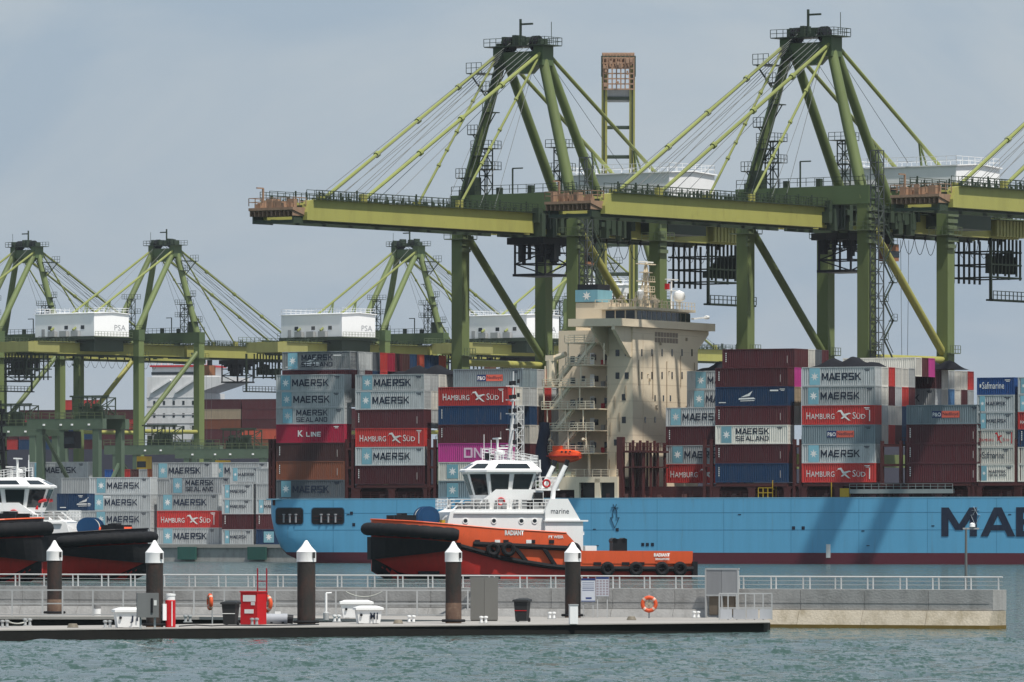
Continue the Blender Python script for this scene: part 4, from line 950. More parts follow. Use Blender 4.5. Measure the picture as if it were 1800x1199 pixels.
# ------------------------------------------------------------------ container yard on the quay at left
def yard(px, D, z, col, lg, L, H, label): 
    p = P(px, 0, D); container((p.x, p.y, z), -TH, col, lg, L, H, label, 'containers stacked on the quay')
def ycol(px, D, spec, where, L=12.19, z0=QZ + .02):
    z = z0; n = 1
    for s in spec.split():
        p = s.split(':'); H = ST8 if len(p) > 2 else HC; lg = p[1] if len(p) > 1 else ''
        if p[0] != '_':
            mk = (' with ' + MARK[lg]) if lg in MARK else ''
            yard(px, D, z, p[0], lg, L, H, f"{CC[p[0]][0]} container{mk}, {ORD[n - 1]} tier, {where}")
        z += H + .02; n += 1
ycol(157, 1235, 'g:M g:M g:M g:M', 'left column on quay')
ycol(276, 1230, 'g:M r:H g:M _ ', 'middle column on quay')
ycol(297, 1236, '_ _ _ g:MS', 'set-back middle column on quay', z0=QZ + .02)
ycol(390, 1222, 'g:M:8 m:V:8 g:M:8 g:M:8', 'short column on quay', 6.06)
ycol(406, 1225, '_ _ _ _ g:M:8', 'back short column on quay', 6.06, QZ - .9)
ycol(450, 1219, 'n:W:8 m:V:8 g:M:8 g::8 g::8', 'short column touching the ship stern', 6.06)
ycol(365, 1268, '_ _ g g g:M', 'back column left of ship stern')
ycol(268, 1270, '_ _ g g g:M', 'back column on quay behind middle column')
ycol(50, 1262, 'g g g g g:M', 'back column on quay behind gantry leg')
ycol(108, 1245, 'g g g:M g', 'column on quay right of tug wheelhouse')
ycol(100, 1215, '_ _ n:X', 'column on quay behind white tug rail', 6.06, QZ)
for i, (c, x) in enumerate(zip('cgcrrluogn', range(184, 340, 15))):
    for j in range(2): yard(x, 1330 - 3 * i, QZ + 3 * HC + 2.6 * j, 'orecbungrm'[(i * 3 + j * 5) % 10] if j else c, '', 6.06, ST8, f"small {CC['orecbungrm'[(i * 3 + j * 5) % 10] if j else c][0]} container, {'upper' if j else 'lower'} of pair, {ORD[i]} from gantry leg in far row")
# rubber-tyred yard gantries
def yard_gantry(label, px, D, span, top, seed, zb=QZ):
    c = thing('yard_gantry_crane', label, 'crane', base(px, D), -TH, 'yard gantry cranes'); rd = random.Random(seed)
    for x in (0, span):
        for y in (0, 8): 
            MB().box(x - .6, x + .6, y - .6, y + .6, zb + 1.3, top).obj('leg', YARDG, c)
            MB().tube((x, y - .4, zb + .75), (x, y + .4, zb + .75), .75, n=12).obj('wheel', BLACK, c)
        MB().beam((x, .3, zb + 6), (x, 7.7, top - 6), .5).obj('diagonal_brace', YARDG, c); MB().box(x - .5, x + .5, -1, 9, zb + 1.2, zb + 2.2).obj('sill_beam', YARDG, c)
    for y in (0, 8):
        MB().box(-2.5, span + 1.5, y - .7, y + .7, top, top + 1.8).obj('top_girder', YARDG, c)
        MB().rail([(-2.5, y - .8, top + 1.8), (span + 1.5, y - .8, top + 1.8)], 1.1, 1.6, .05).obj('girder_rail', RAILG, c)
    x = span * rd.uniform(.3, .6); b = MB().box(x, x + 6, .5, 7.5, top + 1.8, top + 2.5)
    for k in range(16): xx = x + rd.uniform(0, 5); b.box(xx, xx + rd.uniform(.2, .7), .4, 1.5, top + 2.5, top + 2.6 + rd.uniform(.4, 2.0))
    lattice(b, x - .5, .4, 3, 3, top + 2.5, top + 5.6, 1.5, .09); lattice(b, x + 3.5, .4, 3, 3, top + 2.5, top + 5.6, 1.5, .09)
    b.box(x - 1, x + 7, .2, .4, top + 5.6, top + 5.9).obj('trolley', DKGREEN, c)
    cb = MB().box(x - 2.4, x - .2, .6, 2.8, top - 3.4, top - .4).obj('operator_cab', BRASS if seed % 2 else BLACK, c); MB().box(x - 2.3, x - .3, .53, .6, top - 2.6, top - 1.4).obj('cab_window', GLASS, cb)
    for k in range(4): xx = span * (.08 + .25 * k + .05 * (k % 2)); MB().box(xx, xx + .35, -.95, -.72, top + .6, top + .9).obj('flood_light', WHITE, c)
    MB().beam((1, -.3, top - 1), (9, -.3, zb + 6), .55).obj('knee_brace', DKGREEN, c)
    return c
yard_gantry('green yard gantry crane spanning the quay stacks above the tug wheelhouse', 72, 1258, 11.5, z_of(737, t_of(72, 60), 60) - 1.0, 2)
yard_gantry('green yard gantry with yellow cab behind the middle quay column', 205, 1420, 18, 20.5, 3)
yard_gantry('green yard gantry with orange cab left of the ship stern', 330, 1400, 17, 19.5, 5)
yard_gantry('green yard gantry crane standing partly outside left frame edge', -40, 1300, 12, 22.5, 4)
# distant ship with white accommodation tower and maroon boxes
fs = thing('distant_ship', 'distant ship with white accommodation tower behind the left yard cranes', 'ship', base(258, 2100), -R(15))
s2 = 12500 / 2100
zz = lambda py: CAMZ + (HOR - py) / s2
WH2 = mat('distant_ship_white', (.72, .72, .72), .5)
MB().box(0, 16, 0, 26, zz(800), zz(690)).obj('accommodation_block', WH2, fs)
MB().prism([(0, zz(690)), (16, zz(690)), (25.5, zz(672)), (25.5, zz(663)), (0, zz(663))], 0, 20).obj('bridge_wing', WH2, fs)
MB().box(1, 18, 2, 18, zz(663), zz(645)).obj('wheelhouse', WH2, fs)
MB().box(.8, 18.2, 1.9, 1.98, zz(659), zz(654)).obj('bridge_window', GLASS, fs)
MB().box(.4, 19, 1.5, 18, zz(645), zz(642)).obj('wheelhouse_roof', REDP, fs)
b = MB().rail([(.5, 1.6, zz(642)), (19, 1.6, zz(642))], 1.4, 1.5, .08)
for k in range(9): b.beam((1 + 2 * k, 5, zz(642)), (1 + 2 * k, 5, zz(642) + random.uniform(1, 4)), .2)
b.obj('roof_fittings', WH2, fs)
for k in range(3):
    for x in (2, 5, 8, 11, 14):
        z = zz(712 + 22 * k); MB().box(x, x + .7, -.06, .02, z, z + 1.2).obj('cabin_window', GLASS, fs)
for k in range(6): MB().box(-.1, 16.1, -.1, .0, zz(700 + 15 * k), zz(700 + 15 * k) + .25).obj('deck_edge', mat('deck_edge_grey', (.45, .45, .46)), fs)
for x in (1.5, 9): MB().beam((x, -.3, zz(690)), (x + 6, -.3, zz(668)), .9, .5).obj('wing_brace', WH2, fs)
MB().box(-120, 260, -6, 40, -1, zz(790)).obj('hull', mat('distant_hull_dark', (.05, .05, .07)), fs)
def fstack(x, spec, nm):
    z = zz(790)
    for n, col in enumerate(spec):
        if col != '_':
            p = Matrix.Rotation(-R(15), 4, 'Z') @ Vector((x, -5.5, z)); q = base(258, 2100)
            container((q[0] + p.x, q[1] + p.y, z), -R(15), col, '', 12.19, HC, f"{CC[col][0]} container, {ORD[n]} tier, {nm}", 'containers on the distant ship')
        z += HC + .02
for i, sp in enumerate(('mmotm', 'oemmm', 'momt_', 'mmbm_')): fstack(18.5 + 12.6 * i, sp[:5] if i < 2 else sp[:4], f'{ORD[i]} stack right of distant white tower')
for i, sp in enumerate(('bmrmm', 'mnmbr', 'nmkmm', 'rmbmn', 'mrmn_', 'bmmmm')): fstack(-12.8 - 12.6 * i, sp if i == 1 else sp[:4 if i < 3 else 3], f'{ORD[i]} stack left of distant white tower')
# ------------------------------------------------------------------ harbour tugs (local: x to the bow, y to port, z up from the waterline)
def lerp_tab(tab, x):
    if x <= tab[0][0]: return tab[0][1]
    for (a, b), (c, d) in zip(tab, tab[1:]):
        if x <= c: return b + (d - b) * (x - a) / (c - a)
    return tab[-1][1]
HB = [(-16.5, 4.7), (-15.5, 5.1), (-12, 5.4), (4, 5.5), (9, 5.35), (12, 4.8), (14, 3.8), (15.4, 2.5), (16.2, 1.3), (16.6, .35)]
HW = [(-16.5, 4.0), (-12, 5.0), (4, 5.2), (8, 4.5), (11, 3.0), (13, 1.6), (14.3, .35), (16.6, .1)]
XS = [-16.5, -15.5, -12, -8, -4.6, -3.0, -2.9, 0, 4, 7, 8.2, 9, 10.5, 12, 13, 14, 14.8, 15.4, 15.9, 16.3, 16.6]
def tug(label, loc, rz, sz=1.0, dark=False, name_txt=None, full=True):
    c = thing('tugboat', label, 'tugboat', loc, rz, 'harbour tugs'); c.scale = (.975, 1, sz)
    TOP = [(-16.5, 2.75), (-4.6, 2.8), (-4.2, 2.85), (-2.9, 4.6), (4, 5.0), (8.2, 5.35), (13, 5.75), (16.6, 5.95)]
    RUB = [(-16.5, .95), (-4, 1.0), (0, 1.35), (4, 2.1), (8, 3.2), (12, 4.2), (16.6, 4.6)]
    def half(x, z):
        zt_ = lerp_tab(TOP, x); u = max(0, min(1, z / 4.2)); a, b = lerp_tab(HW, x), lerp_tab(HB, x); return a + (b - a) * u ** .7
    def band(fa, fb, k=5, off=0.0, xs=XS, port=1):
        rings = []
        for x in xs:
            a, b = fa(x), fb(x); r = []
            for i in range(k + 1):
                z = a + (b - a) * i / k; r.append((x + (.35 * off if x > 12 else 0), port * (half(x, z) + off), z))
            rings.append(r)
        return rings
    upper = BLACK if dark else ORANGE
    def stem(x): return x
    for nm, fa, fb, m in (('hull', lambda x: -.9 + max(0, (x - 13.6) * .55), lambda x: lerp_tab(RUB, x), HULLRED), ('bulwark', lambda x: lerp_tab(RUB, x), lambda x: lerp_tab(TOP, x), upper)):
        b = MB()
        for s in (1, -1): b.loft(band(fa, fb, 5, 0, XS, s), False, False)
        r1 = band(fa, fb, 5, 0, [-16.5], 1)[0]; r2 = band(fa, fb, 5, 0, [-16.5], -1)[0]; b.loft([r1, r2], False, False)
        r1 = band(fa, fb, 5, 0, [16.6], 1)[0]; r2 = band(fa, fb, 5, 0, [16.6], -1)[0]; b.loft([r1, r2], False, False)
        b.obj(nm, m, c, True)
    dk = MB(); r = [(x, half(x, 3.5) - .1, (1.5 if x < -3 else 4.0)) for x in XS]; r2 = [(x, -y, z) for x, y, z in r]
    dk.loft([r, r2], False, False).obj('deck', mat('tug_deck_green', (.06, .09, .08)), c)
    b = MB()
    for s in (1, -1): b.path([(x, s * (half(x, 5) - .02), lerp_tab(TOP, x) + .02) for x in XS if x >= -2.9], .09, 6)
    b.obj('bulwark_cap', ORANGE if sz > .9 else BLACK, c)
    # bow fendering
    bx = [8.3, 9.2, 10.5, 12, 13, 14, 14.8, 15.4, 15.9, 16.3, 16.6]
    pts = [(x + .2, half(x, 5) + .35, lerp_tab(TOP, x) - .95) for x in bx]; pts = pts + [(17.15, 0, 5.0)] + [(x, -y, z) for x, y, z in reversed(pts)]
    pp = []
    for a_, b_ in zip(pts, pts[1:]):
        n_ = max(2, int((Vector(b_) - Vector(a_)).length / .28)); pp += [tuple(Vector(a_).lerp(Vector(b_), q_ / n_)) for q_ in range(n_)]
    pp.append(pts[-1])
    MB().path(pp, [.5] + [.66 if q_ % 4 else .60 for q_ in range(len(pp) - 2)] + [.5], 12).obj('bow_roll_fender', RUBBER, c, True)
    b = MB()
    for s in (1, -1):
        b.loft(band(lambda x: 2.95 - (x - 8.3) * .125, lambda x: lerp_tab(TOP, x) - 1.75, 4, .75, bx, s), False, False)
        o_ = band(lambda x: 2.95 - (x - 8.3) * .125, lambda x: lerp_tab(TOP, x) - 1.75, 4, .75, bx, s); i_ = band(lambda x: 2.95 - (x - 8.3) * .125, lambda x: lerp_tab(TOP, x) - 1.75, 4, -.05, bx, s)
        b.loft([[r[0] for r in o_], [r[0] for r in i_]], False, False); b.loft([[r[-1] for r in o_], [r[-1] for r in i_]], False, False); b.loft([o_[0], i_[0]], False, False)
    b.loft([band(lambda x: 1.9, lambda x: 4.2, 4, .75, [16.6], 1)[0], band(lambda x: 1.9, lambda x: 4.2, 4, .75, [16.6], -1)[0]], False, False)
    b.obj('bow_block_fender', RUBBER, c)
    b = MB()
    for s in (1, -1): b.loft(band(lambda x: -.9 + max(0, (x - 13.6) * .55), lambda x: .42 + max(0, (x - 13.6) * .55), 2, .02, [4, 7, 8.2, 9, 10.5, 12, 13, 14, 14.8, 15.4, 15.9, 16.3, 16.6], s), False, False)
    b.box(10.2, 12.2, -4.1, 4.1, .3, .75); b.obj('boot_topping', BLACK, c)
    # rubbing strakes, diagonals, tyres
    for s in (1, -1):
        b = MB().path([(x, s * (half(x, 2.5) + .16), lerp_tab(RUB, x)) for x in (-16.5, -12, -8, -4, -1, 2, 4, 6, 8.2)], .26, 8)
        b.obj('rubbing_strake', RUBBER, c, True)
        MB().path([(x, s * (half(x, 3) + .16), 3.05 + (x + 3) * .045) for x in (-3.9, 0, 3, 6.9)], .26, 8).obj('rubbing_strake', RUBBER, c, True)
        for xa, xb in ((2.6, 1.2), (-.4, -1.8), (5.4, 4.2)):
            MB().beam((xa, s * (half(xa, 3) + .15), 3.2), (xb, s * (half(xb, 1.5) + .18), lerp_tab(RUB, xb)), .42, .36).obj('fender_strip', RUBBER, c)
        for x, z in ((4.9, 2.95), (3.3, 2.95), (-3.6, 2.9), (-7.2, .95), (-10.2, .95), (-13.0, .95), (-15.0, .95)):
            y = s * (half(x, z) + .5); MB().torus((x, y, z), .52, .24, 'y', 18, 8).obj('tyre_fender', RUBBER, c, True)
        b = MB()
        for x in (6.2, 3.2, .4, -1.6): b.box(x, x + .55, s * (half(x, 4) - .02) - .06, s * (half(x, 4) - .02) + .06, 3.55, 3.9)
        for x in (-6.6, -9.6, -11.2, -13.4): b.box(x, x + .8, s * (half(x, 2) - .02) - .06, s * (half(x, 2) - .02) + .06, 1.35, 1.65)
        b.obj('freeing_port', BLACK, c)
    MB().box(-17.0, -16.45, -4.6, 4.6, .1, 1.7).obj('stern_fender', RUBBER, c)
    MB().box(-6.4, -5.2, -4, 4, 1.5, 3.3).obj('aft_hatch_house', WHITE, c)
    MB().box(-10.3, -8.8, -.9, .9, 1.5, 4.0).tube((-10, -.9, 3.8), (-10, .9, 3.8), .3).tube((-9, -.9, 3.8), (-9, .9, 3.8), .3).obj('towing_hook_post', BLACK, c)
    MB().tube((-5.0, 3.2, 3.2), (-5.0, 3.2, 4.3), .1).lathe([(.02, 0), (.25, .1), (.25, .4), (.02, .5)], 10, (-5.0, 3.2, 4.3)).obj('vent_cowl', WHITE, c)
    # deckhouses
    dh = MB().prism([(9.6, 4.2), (9.0, 6.7), (8.2, 7.0), (-2.4, 7.0), (-2.4, 4.0), (9.6, 4.0)], -3.7, 3.7).obj('deckhouse', WHITE, c)
    for s in (1, -1):
        for x in (7.4, 4.4, 1.5, 0.1):
            b = MB().torus((x, s * 3.72, 5.8), .26, .06, 'y', 14, 6); b.obj('porthole_rim', WHITE, dh); MB().tube((x, s * 3.69, 5.8), (x, s * 3.735, 5.8), .25, n=14).obj('porthole_glass', GLASS, dh)
        MB().rail([(9, s * 3.6, 7.0), (-2.3, s * 3.6, 7.0)], 1.0, 1.2, .04, 2).obj('deckhouse_rail', WHITE, dh)
        MB().box(8.6, -2.3, s * 3.75, s * 3.9, 6.55, 6.7).obj('gutter', WHITE, dh)
    up = MB().prism([(6.4, 7.0), (4.0, 9.0), (-1.0, 9.0), (-1.0, 7.0)], -2.9, 2.9).obj('upper_house', WHITE, c)
    for s in (1, -1):
        MB().torus((3.5, s * 2.98, 7.75), .36, .1, 'y', 18, 8).obj('life_ring', REDP, up, True)
    # wheelhouse: faceted, leaning outwards
    def octa(cx, rx, ry, z, k=.5): return [(cx + rx, -ry * k, z), (cx + rx, ry * k, z), (cx + rx * k, ry, z), (cx - rx * .9, ry, z), (cx - rx, ry * .8, z), (cx - rx, -ry * .8, z), (cx - rx * .9, -ry, z), (cx + rx * k, -ry, z)]
    WX = 3.1
    lo, hi = octa(WX, 2.9, 2.5, 8.3), octa(WX, 3.7, 3.1, 10.75)
    wh = MB().loft([octa(WX, 2.75, 2.4, 7.9), lo, hi]).obj('wheelhouse', WHITE, c)
    for i in range(8):
        a, b_, d_, e_ = Vector(lo[i]), Vector(lo[(i + 1) % 8]), Vector(hi[(i + 1) % 8]), Vector(hi[i])
        n = (b_ - a).cross(e_ - a).normalized()
        Lw = (b_ - a).length; k = 2 if Lw > 2.6 else 1
        for q_ in range(k):
            u0, u1 = (q_ + .10) / k, (q_ + .90) / k
            def pt(u, v): return a.lerp(b_, u).lerp(e_.lerp(d_, u), v) + n * .03
            MB().add([pt(u0, .06), pt(u1, .06), pt(u1, .92), pt(u0, .92)], [(0, 1, 2, 3)]).obj('window_pane', GLASS, wh)
    rings = [octa(WX, 3.95, 3.3, 10.75), octa(WX, 3.95, 3.3, 10.95), octa(WX - .3, 3.0, 2.5, 11.7), octa(WX - .4, 2.6, 2.1, 11.95)]
    rf = MB().loft(rings).obj('wheelhouse_roof', WHITE, wh)
    for i in (7, 0, 1, 2, 6):
        a, b_, d_, e_ = [Vector(rings[1][i]), Vector(rings[1][(i + 1) % 8]), Vector(rings[2][(i + 1) % 8]), Vector(rings[2][i])]
        n = (b_ - a).cross(e_ - a).normalized()
        def pt(u, v): return a.lerp(b_, u).lerp(e_.lerp(d_, u), v) + n * .03
        MB().add([pt(.14, .2), pt(.86, .2), pt(.84, .85), pt(.16, .85)], [(0, 1, 2, 3)]).obj('roof_light', GLASS, rf)
    b = MB().rail([(WX + 1.4, 2.0, 11.95), (WX - 3.6, 2.4, 11.2), (WX - 3.6, -2.4, 11.2), (WX + 1.4, -2.0, 11.95)], 1.2, .7, .04, 3); b.obj('roof_rail', WHITE, wh)
    b = MB().box(-1.2, -.3, -2.6, 2.6, 8.95, 9.1).rail([(-2.6, 2.9, 9.05), (-.2, 2.9, 9.05)], 1.2, .6, .04, 2).rail([(-2.6, 2.9, 9.05), (-2.6, -2.9, 9.05)], 1.2, .6, .04, 2).box(-2.7, -.2, -3, 3, 8.9, 9.05)
    b.obj('bridge_balcony', WHITE, c)
    MB().torus((-1.3, 3.0, 9.6), .36, .1, 'y', 18, 8).obj('life_ring', REDP, c, True)
    b = MB()
    for y in (1.9, 2.5): b.beam((-.75, y, 9.0), (-.75, y, 12.0), .07)
    for k in range(9): b.beam((-.75, 1.9, 9.2 + .32 * k), (-.75, 2.5, 9.2 + .32 * k), .05)
    b.obj('roof_ladder', WHITE, c)
    b = MB().beam((2.0, 0, 11.8), (1.7, 0, 16.2), .52, .45, .36, .34).tube((1.7, 0, 16), (1.6, 0, 21), .13, .07, 10)
    lattice(b, .6, -.5, .7, 1.0, 11.3, 17.5, .8, .035)
    for z, l in ((13.4, 1.3), (15.0, 1.6), (16.6, 1.3), (18.0, 1.0), (19.4, .8)):
        b.beam((1.7, -l, z), (1.7, l, z), .12); b.beam((1.0, 0, z + .1), (2.4, 0, z + .1), .1)
    b.obj('mast', mat('mast_grey_white', (.68, .68, .68), .5) if not dark else BLACK, c)
    for z, yy in ((13.6, 1.2), (15.2, 1.5), (16.8, 1.2), (18.2, .9), (19.6, .7)):
        for s in (-1, 1): MB().box(1.5, 1.9, s * yy - .15, s * yy + .15, z, z + .42).obj('navigation_light', BLACK, c)
        MB().box(.95, 1.2, -.14, .14, z + .2, z + .6).obj('navigation_light', BLACK, c)
    b = MB().box(3.2, 3.5, -1.6, 1.6, 14.1, 14.25).tube((3.3, 0, 12), (3.3, 0, 14.1), .12).beam((1.8, 0, 13.2), (3.3, 0, 13.2), .14).lathe([(.02, 0), (.5, .05), (.5, .35), (.02, .55)], 12, (3.2, 1.0, 12.5))
    b.tube((3.2, 1.0, 11.8), (3.2, 1.0, 12.6), .08).tube((4.6, -.6, 11.6), (4.6, -.6, 14.6), .035, n=5).tube((4.2, 1.2, 11.6), (4.2, 1.2, 14.0), .035, n=5)
    b.obj('radar_scanner', WHITE, c)
    MB().box(4.0, 4.6, -.3, .3, 12.0, 12.7).tube((3.9, 1.0, 12.3), (4.3, 1.0, 12.3), .3).obj('searchlight', BLACK, c)
    # exhaust casings
    for s in (1, -1):
        fc = MB().prism([(-.9, 4), (-.9, 6.9), (-1.4, 8.05), (-3.3, 8.05), (-4.6, 5.9), (-4.9, 5.8), (-4.9, 2.0), (-.9, 2.0)], s * 2.1, s * 4.3).obj('exhaust_casing', WHITE, c)
        MB().box(-5.4, -.8, s * 2.0, s * 4.5, 5.75, 5.9).obj('casing_platform', WHITE, fc)
        MB().path([(-1.9, s * 3.2, 8.0), (-2.0, s * 3.2, 9.0), (-2.9, s * 3.2, 10.6), (-3.3, s * 3.2, 11.4)], .26, 10).obj('exhaust_pipe', WHITE if not dark else BLACK, fc, True)
        MB().path([(-3.0, s * 3.2, 10.7), (-3.25, s * 3.2, 11.2), (-3.5, s * 3.2, 12.0)], .24, 10).obj('sooty_pipe_end', BLACK, fc, True)
        if s > 0 or True: word('marine', fc, -1.5 if s > 0 else -3.6, s * 4.32, 6.55, 1.9, .5, NAVYL, .0, math.pi if s > 0 else 0)
    b = MB().box(-.6, 1.0, 2.0, 3.2, 7.0, 7.9).box(-.8, .1, 3.0, 3.6, 7.6, 8.7); b.obj('dark_locker', BLACK, c)
    b = MB(); rd = random.Random(3)
    for k in range(60): x, y = rd.uniform(-2, 8), rd.choice((-1, 1)) * rd.uniform(2.9, 3.5); b.box(x, x + rd.uniform(.1, .6), y, y + .15, 7.0, 7.05 + rd.uniform(.2, 1.0))
    struct(b.obj('deck_gear', mat('tug_gear_grey', (.3, .3, .3), var=.2), c), 'stuff')
    b = MB()
    for s in (1, -1):
        for y in (2.0, 2.7): b.beam((9.6, s * y, 5.0), (7.4, s * y, 7.0), .08, .25); b.beam((9.6, s * y, 5.9), (7.4, s * y, 7.9), .06)
        for k in range(7): b.box(9.4 - k * .31, 9.6 - k * .31, min(s * 2.0, s * 2.7), max(s * 2.0, s * 2.7), 5.1 + k * .28, 5.14 + k * .28)
    b.rail([(9.2, -3.2, 7.0), (9.2, 3.2, 7.0)], 1.1, .8, .04, 2).obj('foredeck_stair', WHITE, c)
    # towing winch
    w = MB().tube((10.8, -1.5, 6.15), (10.8, 1.5, 6.15), .75, n=20).obj('winch_drum', BLUEW, c, True)
    for y in (-1.6, -.2, 1.3): MB().tube((10.8, y, 6.15), (10.8, y + .16, 6.15), 1.15, n=24).obj('drum_flange', BLUEW, w, True)
    for k in range(5): MB().torus((10.8, -1.2 + k * .2, 6.15), .95, .11, 'y', 20, 6).obj('rope_turn', mat('pale_rope', (.5, .5, .45)), w, True)
    MB().box(9.7, 12.0, -1.9, 1.9, 4.0, 5.3).obj('winch_bed', BLUEW, c); MB().box(9.2, 9.7, 1.5, 2.1, 4.6, 5.9).obj('winch_control', BRASS, c)
    b = MB().tube((13.4, -.6, 4), (13.4, -.6, 6.5), .25).tube((13.4, .6, 4), (13.4, .6, 6.5), .25).box(13.1, 13.7, -1.4, 1.4, 6.2, 6.6).box(12.3, 14.6, -2.4, -2.0, 5.6, 6.4).box(12.3, 14.6, 2.0, 2.4, 5.6, 6.4); b.obj('bow_staple', BLACK, c)
    if dark:
        for y in (-1.6, 1.6): MB().tube((5.6, y, 8.2), (5.6, y, 9.0), .15).tube((5.5, y, 9.1), (6.6, y, 9.3), .24, .18).obj('fire_monitor', REDP, c)
    if name_txt:
        x0 = 3.6; word(name_txt, c, x0, half(x0, 4.6) + .035, 4.35, 2.0, .52, WHITEL, .05, math.pi)
        word('PT WESR', c, -1.0, half(-1, 4.2) + .035, 4.05, 1.6, .30, WHITEL, .04, math.pi)
        word(name_txt, c, -12.2, half(-12.8, 2.2) + .12, 2.2, 1.7, .36, WHITEL, .05, math.pi + .015); word('SINGAPORE', c, -12.35, half(-12.8, 2) + .12, 1.85, 1.5, .22, WHITEL, .03, math.pi + .015)
        for x in (4.1, .8): MB().box(x, x + .55, half(x, 3.8) + .0, half(x, 3.8) + .07, 3.55, 3.9).obj('white_mark', WHITEL, c)
    return c
def at_water(px, D): p = P(px, 0, D); return (p.x, p.y, 0)
tug('orange tugboat with white wheelhouse and black bow fender, passing the blue ship', at_water(929, 722), R(180 + 11), 1.0, False, 'RADIANT')
tug('black-hulled tugboat cut by the left frame edge, only its fendered bow showing', at_water(-216, 668), R(-13), 1.0, True)
tB = tug('low black tugboat with white wheelhouse and blue winch, moored at far left', at_water(-26, 700), R(-7), .84, True)
# small orange rescue boat on the low tug's foredeck
rb = thing('rescue_boat', 'small orange rescue boat on the low black tugboat by its winch', 'boat', tuple(P(172, 0, 698)[:2]) + (4.4,), R(-7))
rings = []
for i in range(9):
    u = i / 8; k = .35 + .65 * math.sin(math.pi * (.15 + .75 * u)); rings.append([(3.4 * u, .7 * k * math.cos(a), .42 + .36 * math.sin(a)) for a in [R(30 * q_) for q_ in range(12)]])
MB().loft(rings).obj('inflatable_tube', LBOAT, rb, True); MB().box(1.0, 1.8, -.25, .25, .7, 1.1).obj('console', BLACK, rb); MB().box(.2, 3.0, -.3, .3, 0, .1).obj('cradle', GALV, rb)

# ------------------------------------------------------------------ foreground: floating breakwater, pontoons, piles and dock furniture
DZ_ = .45                                            # pontoon deck height
def G_(px, py, z=DZ_): D = Dg(py, z); p = P(px, 0, D); return Vector((p.x, D, z))
def deck_poly(name, pts, z0, z1, m, parent=None):
    b = MB(); b.prism([(p.x, p.y) for p in pts], z0, z1, 'z'); return b.obj(name, m, parent)
# breakwater wall
wl, wr = Vector((P(-60, 0, 357).x, 357, 0)), Vector((P(1746, 0, 331).x, 331, 0))
dw = (wr - wl).normalized(); nwall = Vector((dw.y, -dw.x, 0))            # towards us
wrot = math.atan2(dw.y, dw.x); WL = (wr - wl).length
bw = thing('breakwater_wall', 'long grey concrete floating breakwater with stained pale foot', 'wall', wl, wrot)
npan = 17; 
for k in range(npan):
    a, c_ = WL * k / npan, WL * (k + 1) / npan
    last = k == npan - 1
    MB().box(a + .012, c_ - .012, 0, 1.55, .86, 1.82).obj('wall_panel', CONC, bw)
    MB().prism([(-.12, .84), (1.5, .84), (1.5, .16), (-.42, .16)], a + .012, c_ - .012, 'x').obj('foot_panel', CONCL if wl.x + dw.x * a > P(1330, 0, 338).x - 2 else CONC, bw)  # behind the pontoon the foot's shade is put in as darker grey
MB().box(.1, WL - .1, .04, 1.5, -.8, 1.78).obj('wall_core', CONC, bw)
MB().prism([(-.43, .158), (1.52, .158), (1.52, -.8), (-.50, -.8)], 0, WL, 'x').obj('waterline_band', ALGAE, bw)
MB().box(0, WL - .2, -.012, -.001, 1.16, 1.172).obj('wall_groove', mat('dark_joint', (.2, .2, .19)), bw)
hr = thing('breakwater_handrail', 'white tubular handrail with paired posts on top of the breakwater', 'railing', wl, wrot)
zt0 = 1.82
MB().tube((0, 1.2, zt0 + .58), (WL - .05, 1.2, zt0 + .58), .035, n=8).obj('top_rail', mat('dull_white_rail', (.58, .58, .57), .5), hr, True)
for z in (.2, .38): MB().tube((0, 1.2, zt0 + z), (WL - .05, 1.2, zt0 + z), .014, n=6).obj('mid_rail', GALV, hr)
x = .5
while x < WL:
    for dx in (0, .22 + .2 * random.random()):
        if x + dx < WL: MB().box(x + dx - .025, x + dx + .025, 1.17, 1.23, zt0, zt0 + .57).obj('post', MATS['dull_white_rail'], hr)
    x += 1.68
# rear pontoon along the wall
rp_ = [G_(-60, 1083.5), G_(350, 1084), G_(840, 1091), G_(1352, 1090), Vector((P(1352, 0, 334.0).x, 336.0, 0)), wl + Vector((0, -.25, 0))]
rp_[4] = wl + dw * ((P(1350, 0, 338).x - wl.x) / dw.x) + nwall * .55; rp_[5] = wl + nwall * .55
rear = thing('rear_pontoon', 'narrow floating pontoon running along the foot of the breakwater wall', 'pontoon')
deck_poly('pontoon_deck', rp_, .31, DZ_, DECKC, rear); deck_poly('pontoon_float', [p + nwall * -.12 for p in rp_], -.5, .309, mat('black_float', (.012, .012, .011), .8, .5, tint=(.022, .02, .016)), rear)
# front pontoon
fp = [G_(-60, 1108), G_(600, 1101), G_(1354, 1093.5), G_(1352, 1090.5), G_(860, 1091.2), G_(560, 1094.5), G_(200, 1099), G_(-60, 1101.5)]
front = thing('front_pontoon', 'near floating pontoon with pale deck and black waterline, crossing the foreground', 'pontoon')
deck_poly('pontoon_deck', fp, .41, DZ_ + .005, DECKC, front)
deck_poly('pontoon_float', [fp[0] + Vector((0, .03, 0)), fp[1] + Vector((0, .03, 0)), fp[2] + Vector((-.3, .03, 0)), *fp[3:]], -.6, .409, MATS['black_float'], front)
# steel fence on the rear pontoon
fa, fb = G_(-60, 1082.6), G_(1240, 1083.5)
fdir = (fb - fa).normalized(); FL = (fb - fa).length
fn = thing('pontoon_fence', 'thin galvanised steel fence on the rear pontoon before the breakwater', 'railing', fa, math.atan2(fdir.y, fdir.x))
for z, r in ((1.25, .034), (.60, .03), (.06, .034)): MB().box(0, FL, -r, r, z - r, z + r).obj('fence_rail', GALV, fn)
x = .3
while x < FL: MB().box(x - .036, x + .036, -.036, .036, 0, 1.25).obj('fence_post', GALV, fn); x += .98 + .5 * (int(x * 7) % 2)
